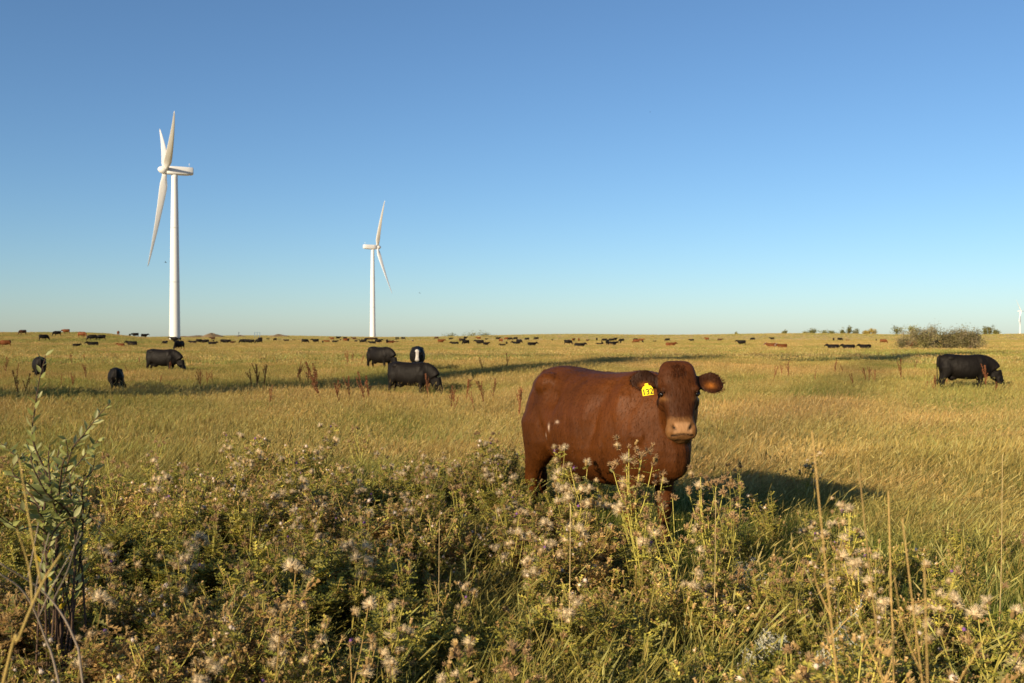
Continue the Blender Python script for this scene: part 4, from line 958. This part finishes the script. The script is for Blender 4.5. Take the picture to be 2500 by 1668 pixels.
for k, tw in enumerate(twigs):
    base = np.array([rng.normal(0, .07), rng.normal(0, .07), -.05]); path = catmull([base] + [wpt(*p) + (rng.normal(0, .05, 3) * np.array([1, 1, 0]) if j_ == 0 else 0) for j_, p in enumerate(tw)], 5); b = MB()
    b.tube(path, np.linspace(.0050, .0014, len(path)), (.10, .065, .045), 6); twig = b.build('twig', M_bark, willow, True)
    Ls = np.cumsum([0] + [np.linalg.norm(path[i + 1] - path[i]) for i in range(len(path) - 1)]); s0 = Ls[-1] * (.48 if k else .36); q = s0; side = 1
    while q < Ls[-1] + .004:
        i = min(int(np.searchsorted(Ls, q)) - 1, len(path) - 2); p = path[i] + (path[i + 1] - path[i]) * ((q - Ls[i]) / max(Ls[i + 1] - Ls[i], 1e-6)); tdir = unit(path[i + 1] - path[i])
        a = rng.uniform(-.8, .8) + (0 if side > 0 else math.pi); out_d = np.array([math.cos(a), math.sin(a), 0]); d_ = unit(tdir * rng.uniform(.5, 1.1) + out_d * .7)
        o = new_obj('leaf', WL[int(rng.choice([0, 0, 1, 1, 2, 2, 3, 4, 4, 5 if q < Ls[-1] * .6 else 0]))], twig)
        zax = unit(np.cross(d_, rng.normal(0, 1, 3))); yax = np.cross(zax, d_)
        s_ = rng.uniform(.75, 1.15) * (1 if q < Ls[-1] - .06 else .75)
        o.matrix_local = Matrix(((d_[0] * s_, yax[0] * s_, zax[0] * s_, p[0]), (d_[1] * s_, yax[1] * s_, zax[1] * s_, p[1]), (d_[2] * s_, yax[2] * s_, zax[2] * s_, p[2]), (0, 0, 0, 1)))
        q += rng.uniform(.012, .028); side = -side

# silvery sage
def sage_mesh(h):
    st, fo, tips = weed_plant(h, .5, 9, 26, .030, 0.0, [np.array((.42, .42, .34)), np.array((.33, .35, .27)), np.array((.50, .47, .38))]); return st.mesh('stem', M_weed), fo.mesh('leaves', M_weed)
for (u, v, h, rx, ry, lab) in ((1805, 1330, .5, .1, .15, 'pale silver sage plant upright among dark weeds'), (1990, 1500, .55, .1, 1.0, 'silver sage stem leaning over the foreground weeds'), (1880, 1570, .35, 0, .9, 'low silvery sage sprig near brown spent heads')):
    d = (EYE - h) * FPX / (v - VEYE); x = (u - 1250) / FPX * d; st, fo = sage_mesh(h)
    t = empty('sage_plant', (x - .2 * (ry > .5), d, tz(x, d) + .18 * (ry > .5))); t.rotation_euler = (rx, ry, 0); tag(t, lab, 'sage plant'); new_obj('stem', st, t); new_obj('leaves', fo, t)

# near stalks out of focus: dead branching stems on the right, bent dry stalks on the left
def stalk(name, pts, r0, r1, colr, label, group, sub=0, cat='stalk'):
    """pts as (x, y, z) in the world, root first"""
    pts = [np.array(p) for p in pts]; o = empty(name, tuple(pts[0])); tag(o, label, cat, group); path = catmull([p - pts[0] for p in pts], 5)
    b = MB(); b.tube(path, np.linspace(r0, r1, len(path)), colr, 6); b.build('stem', M_weed, o, True)
    for k in range(sub):
        q = rng.uniform(.35, .9); i = int(q * (len(path) - 1)); p = path[i]; a = rng.uniform(-1, 1); L = rng.uniform(.10, .24)
        br = catmull([p, p + np.array([a * .25, rng.normal(0, .15), .45]) * L, p + np.array([a * .45, rng.normal(0, .2), 1]) * L], 4)
        b = MB(); b.tube(br, np.linspace(r1 * 1.2, r1 * .6, len(br)), np.array(colr) * 1.05, 5); b.build('branch', M_weed, o, True)
    return o
DRY = (.44, .30, .11)
for k in range(8):
    u0 = rng.uniform(2090, 2570); d0 = rng.uniform(1.45, 2.3); x0 = (u0 - 1250) / FPX * d0; vt = rng.uniform(1080, 1500) if k > 2 else (1130, 1050, 950)[k]
    zt = EYE - (vt - VEYE) * d0 / FPX; ln = float(np.clip(rng.normal(.03, .14), -.12, .3)); z0 = tz(x0, d0)
    stalk('dry_stalk', [(x0, d0, z0), (x0 + ln * .3, d0, z0 + (zt - z0) * .45), (x0 + ln, d0 + rng.normal(0, .05), zt)], .0020, .0011, DRY, 'blurred dry yellow stalk rising close to the lens among grass', 'dry stalks close to the lens', 3)
for (pts, lab) in ((((-1, 1.75, 1700), (45, 1.7, 1560), (100, 1.7, 1430), (150, 1.7, 1350)), 'thick blurred yellow stalk leaning over the foreground weeds'),
                   (((205, 2.4, 1700), (180, 2.4, 1560), (110, 2.4, 1450), (-10, 2.3, 1370)), 'grey dead twig arching across the weeds below the willow'),
                   (((150, 2.5, 1700), (110, 2.5, 1560), (60, 2.45, 1450), (-10, 2.4, 1395)), 'thin grey dead twig under the arching one')):
    P_ = [at_d(u, v, d) for (u, d, v) in pts]; root = (P_[0][0] + (P_[0][0] - P_[1][0]) * 4, P_[0][1], tz(P_[0][0], P_[0][1]))
    stalk('dead_stalk', [root] + P_, .0034, .0016, (.36, .27, .09) if 'yellow' in lab else (.22, .18, .14), lab, None, 2)
for (u, vt, vb, d) in ((1745, 1200, 1490, 4.6), (1390, 1230, 1500, 4.4), (2445, 1110, 1400, 4.6), (1070, 1270, 1480, 4.6)):
    x = (u - 1250) / FPX * d; z0 = tz(x, d); zt = EYE - (vt - VEYE) * d / FPX
    stalk('straw_stem', [(x - .02, d, z0), (x, d, (z0 + zt) * .5), (x + .005, d, zt)], .0022, .0013, (.55, .42, .2), 'single upright pale straw stem standing clear of the weeds', 'single pale straw stems', 0)

# ------------------------------------------------------------------ bushes, trees and small things far away
def foliage_tree(name, label, cat, loc, h, w, nleaf, lsize, cols, stems=5, group=None, trunk_h=.25, gap=.25):
    t = empty(name, loc); tag(t, label, cat, group); b = MB(); tips = []
    for k in range(stems):
        a = rng.uniform(0, 6.28); r_ = rng.uniform(.1, .5) * w; top = np.array([math.cos(a) * r_, math.sin(a) * r_, h * rng.uniform(.55, .9)])
        path = catmull([(rng.normal(0, .08) * w, rng.normal(0, .08) * w, -.1), top * np.array([.45, .45, .5]), top], 5); b.tube(path, np.linspace(h * .018, h * .005, len(path)), (.16, .12, .09), 5); tips += [path[i] for i in range(5, len(path))]
        for j in range(4):
            p = path[int(rng.integers(4, len(path) - 1))]; e = p + rng.normal(0, .16, 3) * w * .6 + np.array([0, 0, h * .15]); b.tube([p, (p + e) / 2 + rng.normal(0, .03, 3) * w, e], [h * .006, h * .004, h * .002], (.17, .13, .10), 4); tips.append(e)
    b.build('trunk', M_bark, t, True)
    f = MB(); clumps = [(tips[int(rng.integers(len(tips)))] + rng.normal(0, .05, 3) * w, rng.uniform(.10, .20) * w, cols[int(rng.integers(len(cols)))]) for _ in range(34)]
    clumps += [(np.array([rng.normal(0, .26) * w, rng.normal(0, .2) * w, h * rng.uniform(trunk_h, .85)]), rng.uniform(.10, .22) * w, cols[int(rng.integers(len(cols)))]) for _ in range(26)]
    for k in range(nleaf):
        c, r_, cc = clumps[int(rng.integers(len(clumps)))]; p = c + rng.normal(0, .55, 3) * np.array([r_, r_, r_ * .9])
        if p[2] < h * .04: continue
        d_ = unit(rng.normal(0, 1, 3)); s_ = unit(np.cross(d_, rng.normal(0, 1, 3))); L = lsize * rng.uniform(.6, 1.4)
        f.add([p, p + d_ * L * .5 + s_ * L * .28, p + d_ * L, p + d_ * L * .5 - s_ * L * .28], [(0, 1, 2, 3)], np.array(cc) * rng.uniform(.7, 1.3))
    f.build('crown', M_bush, t); return t
OLIVE = [(.22, .185, .095), (.17, .15, .075), (.26, .21, .12), (.19, .175, .065)]; TREEC = [(.12, .13, .035), (.16, .16, .05), (.20, .18, .05)]; YEL = [(.32, .24, .05), (.26, .2, .05)]
for (u, d, h, w, nl, lab) in ((2252, 150, 3.5, 4.6, 8000, 'dense grey-olive bush with a black cow beside it'), (2325, 152, 2.9, 5.6, 7000, 'wide thin twiggy bush with cattle behind its branches'), (2368, 150, 3.3, 5.2, 8000, 'rounded olive bush at the end of the thicket away from the brown cow'), (2205, 149, 1.9, 2.4, 1500, 'small bare-branched bush before the brown cow')):
    x = (u - 1250) / FPX * d; foliage_tree('bush', lab, 'bush', (x, d, tz(x, d)), h, w, nl, .16, OLIVE, 9, 'bushes on the pasture', .08)
for (u, d, h, w, c, lab) in ((1970, 900, 4, 8, 0, 'g'), (1984, 900, 6.5, 8, 0, 'g'), (2012, 900, 5, 8, 0, 'g'), (2030, 900, 4.5, 8, 0, 'g'), (2058, 900, 5.5, 6, 0, 'g'), (2073, 900, 9, 7, 0, 'g'), (2090, 900, 6, 8, 0, 'g'), (2112, 900, 5, 5, 1, 'y'), (2121, 900, 6, 5, 1, 'y'), (2132, 900, 7, 7, 1, 'y'), (2190, 800, 7, 10, 0, 'g'), (2222, 800, 9, 10, 0, 'g'), (2280, 850, 8, 12, 0, 'g'), (2404, 850, 7.5, 6, 0, 'g'), (2416, 850, 9, 7, 0, 'g'), (2432, 850, 5.5, 7, 0, 'g'), (1915, 900, 4.5, 4, 0, 'g'), (1797, 900, 3.5, 3, 0, 'g'), (1152, 900, 3, 16, 0, 'g'), (1100, 900, 2.5, 14, 0, 'g'), (1190, 900, 2.6, 14, 0, 'g')):
    x = (u - 1250) / FPX * d; lab = {'g': 'small green tree on the horizon beyond the pale field', 'y': 'small yellowing tree on the horizon beyond the pale field'}[lab]
    if u in (1100, 1152, 1190): lab = 'low dark shrub on the skyline past the herd'
    foliage_tree('tree', lab, 'tree', (x, d, tz(x, d) - .3), h, w, 700, .8, YEL if c else TREEC, 4, lab, .15)
def heap(u, d, w, h, lab):
    x = (u - 1250) / FPX * d; b = MB(); n_ = 26; V = []; F = []
    for j in range(9):
        for i in range(n_):
            a = 2 * math.pi * i / n_; q = j / 8; k_ = 1 + .18 * math.sin(3 * a + u) + .12 * math.sin(7 * a + 2 * j)
            V.append((math.cos(a) * w * .5 * q * k_, math.sin(a) * w * .35 * q * k_, h * (1 - q ** 1.6) * (1 + .15 * math.sin(5 * a + j * 1.3)) - .4 * (q == 1)))
    F = [(j * n_ + i, (j + 1) * n_ + i, (j + 1) * n_ + (i + 1) % n_, j * n_ + (i + 1) % n_) for j in range(8) for i in range(n_)]
    b.add(V, F, (.17, .125, .075)); o = b.build('earth_heap', M_soilpile, None, True); o.location = (x, d, tz(x, d) - .2); tag(o, lab, 'earth heap', 'heaps of bare earth on the skyline')
heap(516, 560, 14, 2.4, 'largest brown earth heap on the skyline near the tall turbine'); heap(484, 570, 20, 1.2, 'low brown earth heap next to the largest heap'); heap(450, 575, 12, .9, 'faint low earth rise at the tower of the tall turbine'); heap(680, 580, 12, 1.5, 'rounded brown earth heap past the steel frame'); heap(586, 575, 9, 1.1, 'small earth heap at the foot of a thin mast')
x = (628 - 1250) / FPX * 540; fr_ = empty('steel_frame', (x, 540, tz(x, 540))); tag(fr_, 'small open blue-grey steel frame on the skyline', 'frame')
for dx in (-1.4, 0, 1.4): b = MB(); b.box((dx - .14, -.14, -.2), (dx + .14, .14, 2.6), (.10, .16, .22)); b.build('post', M_steel, fr_)
b = MB(); b.box((-1.6, -.16, 2.6), (1.6, .16, 2.85), (.10, .16, .22)); b.build('beam', M_steel, fr_)
x = (583 - 1250) / FPX * 560; b = MB(); b.tube([(0, 0, -.2), (0, 0, 2.9)], [.2, .14], (.07, .08, .09), 8); b.tube([(0, 0, 2.5), (.5, 0, 2.3)], [.08, .06], (.07, .08, .09)); o = b.build('mast', M_steel, None, True); o.location = (x, 560, tz(x, 560)); tag(o, 'thin dark mast by the earth heaps', 'mast')
for u in (1540, 1546, 1745, 1750, 1955, 1961):
    x = (u - 1250) / FPX * 1700; zb = tz(x, 1700); b = MB(); b.tube([(0, 0, 0), (0, 0, 7.5 - zb)], [.28, .2], (.16, .13, .11), 6); b.box((-1.6, -.12, 5.8 - zb), (1.6, .12, 6.1 - zb), (.16, .13, .11)); o = b.build('utility_pole', M_bark); o.location = (x, 1700, zb); tag(o, 'faint utility pole far beyond the pale field', 'utility pole', 'faint utility poles on the horizon')
for (u, v, d, s_, lab) in ((405, 641, 130, .9, 'small dark bird flying beside the tall turbine tower'), (1025, 716, 150, .7, 'tiny dark bird flying right of the middle turbine'), (1587, 274, 160, .6, 'tiny dark speck of a bird high in the sky')):
    b = MB(); b.ellipsoid((0, 0, 0), (.17, .05, .05), (.02, .02, .02), 8, 6)
    for sg in (-1, 1): b.add([(.05, 0, .02), (-.06, 0, .02), (-.05, sg * .28, .09), (.0, sg * .33, .10)], [(0, 1, 2, 3)], (.02, .02, .02))
    b.add([(-.15, 0, 0), (-.27, .04, 0), (-.27, -.04, 0)], [(0, 1, 2)], (.02, .02, .02)); o = b.build('bird', M_dock); o.location = at_d(u, v, d); o.rotation_euler = (.3, .1, R(25)); o.scale = (s_,) * 3; tag(o, lab, 'bird')
print('objects', len(col.objects))
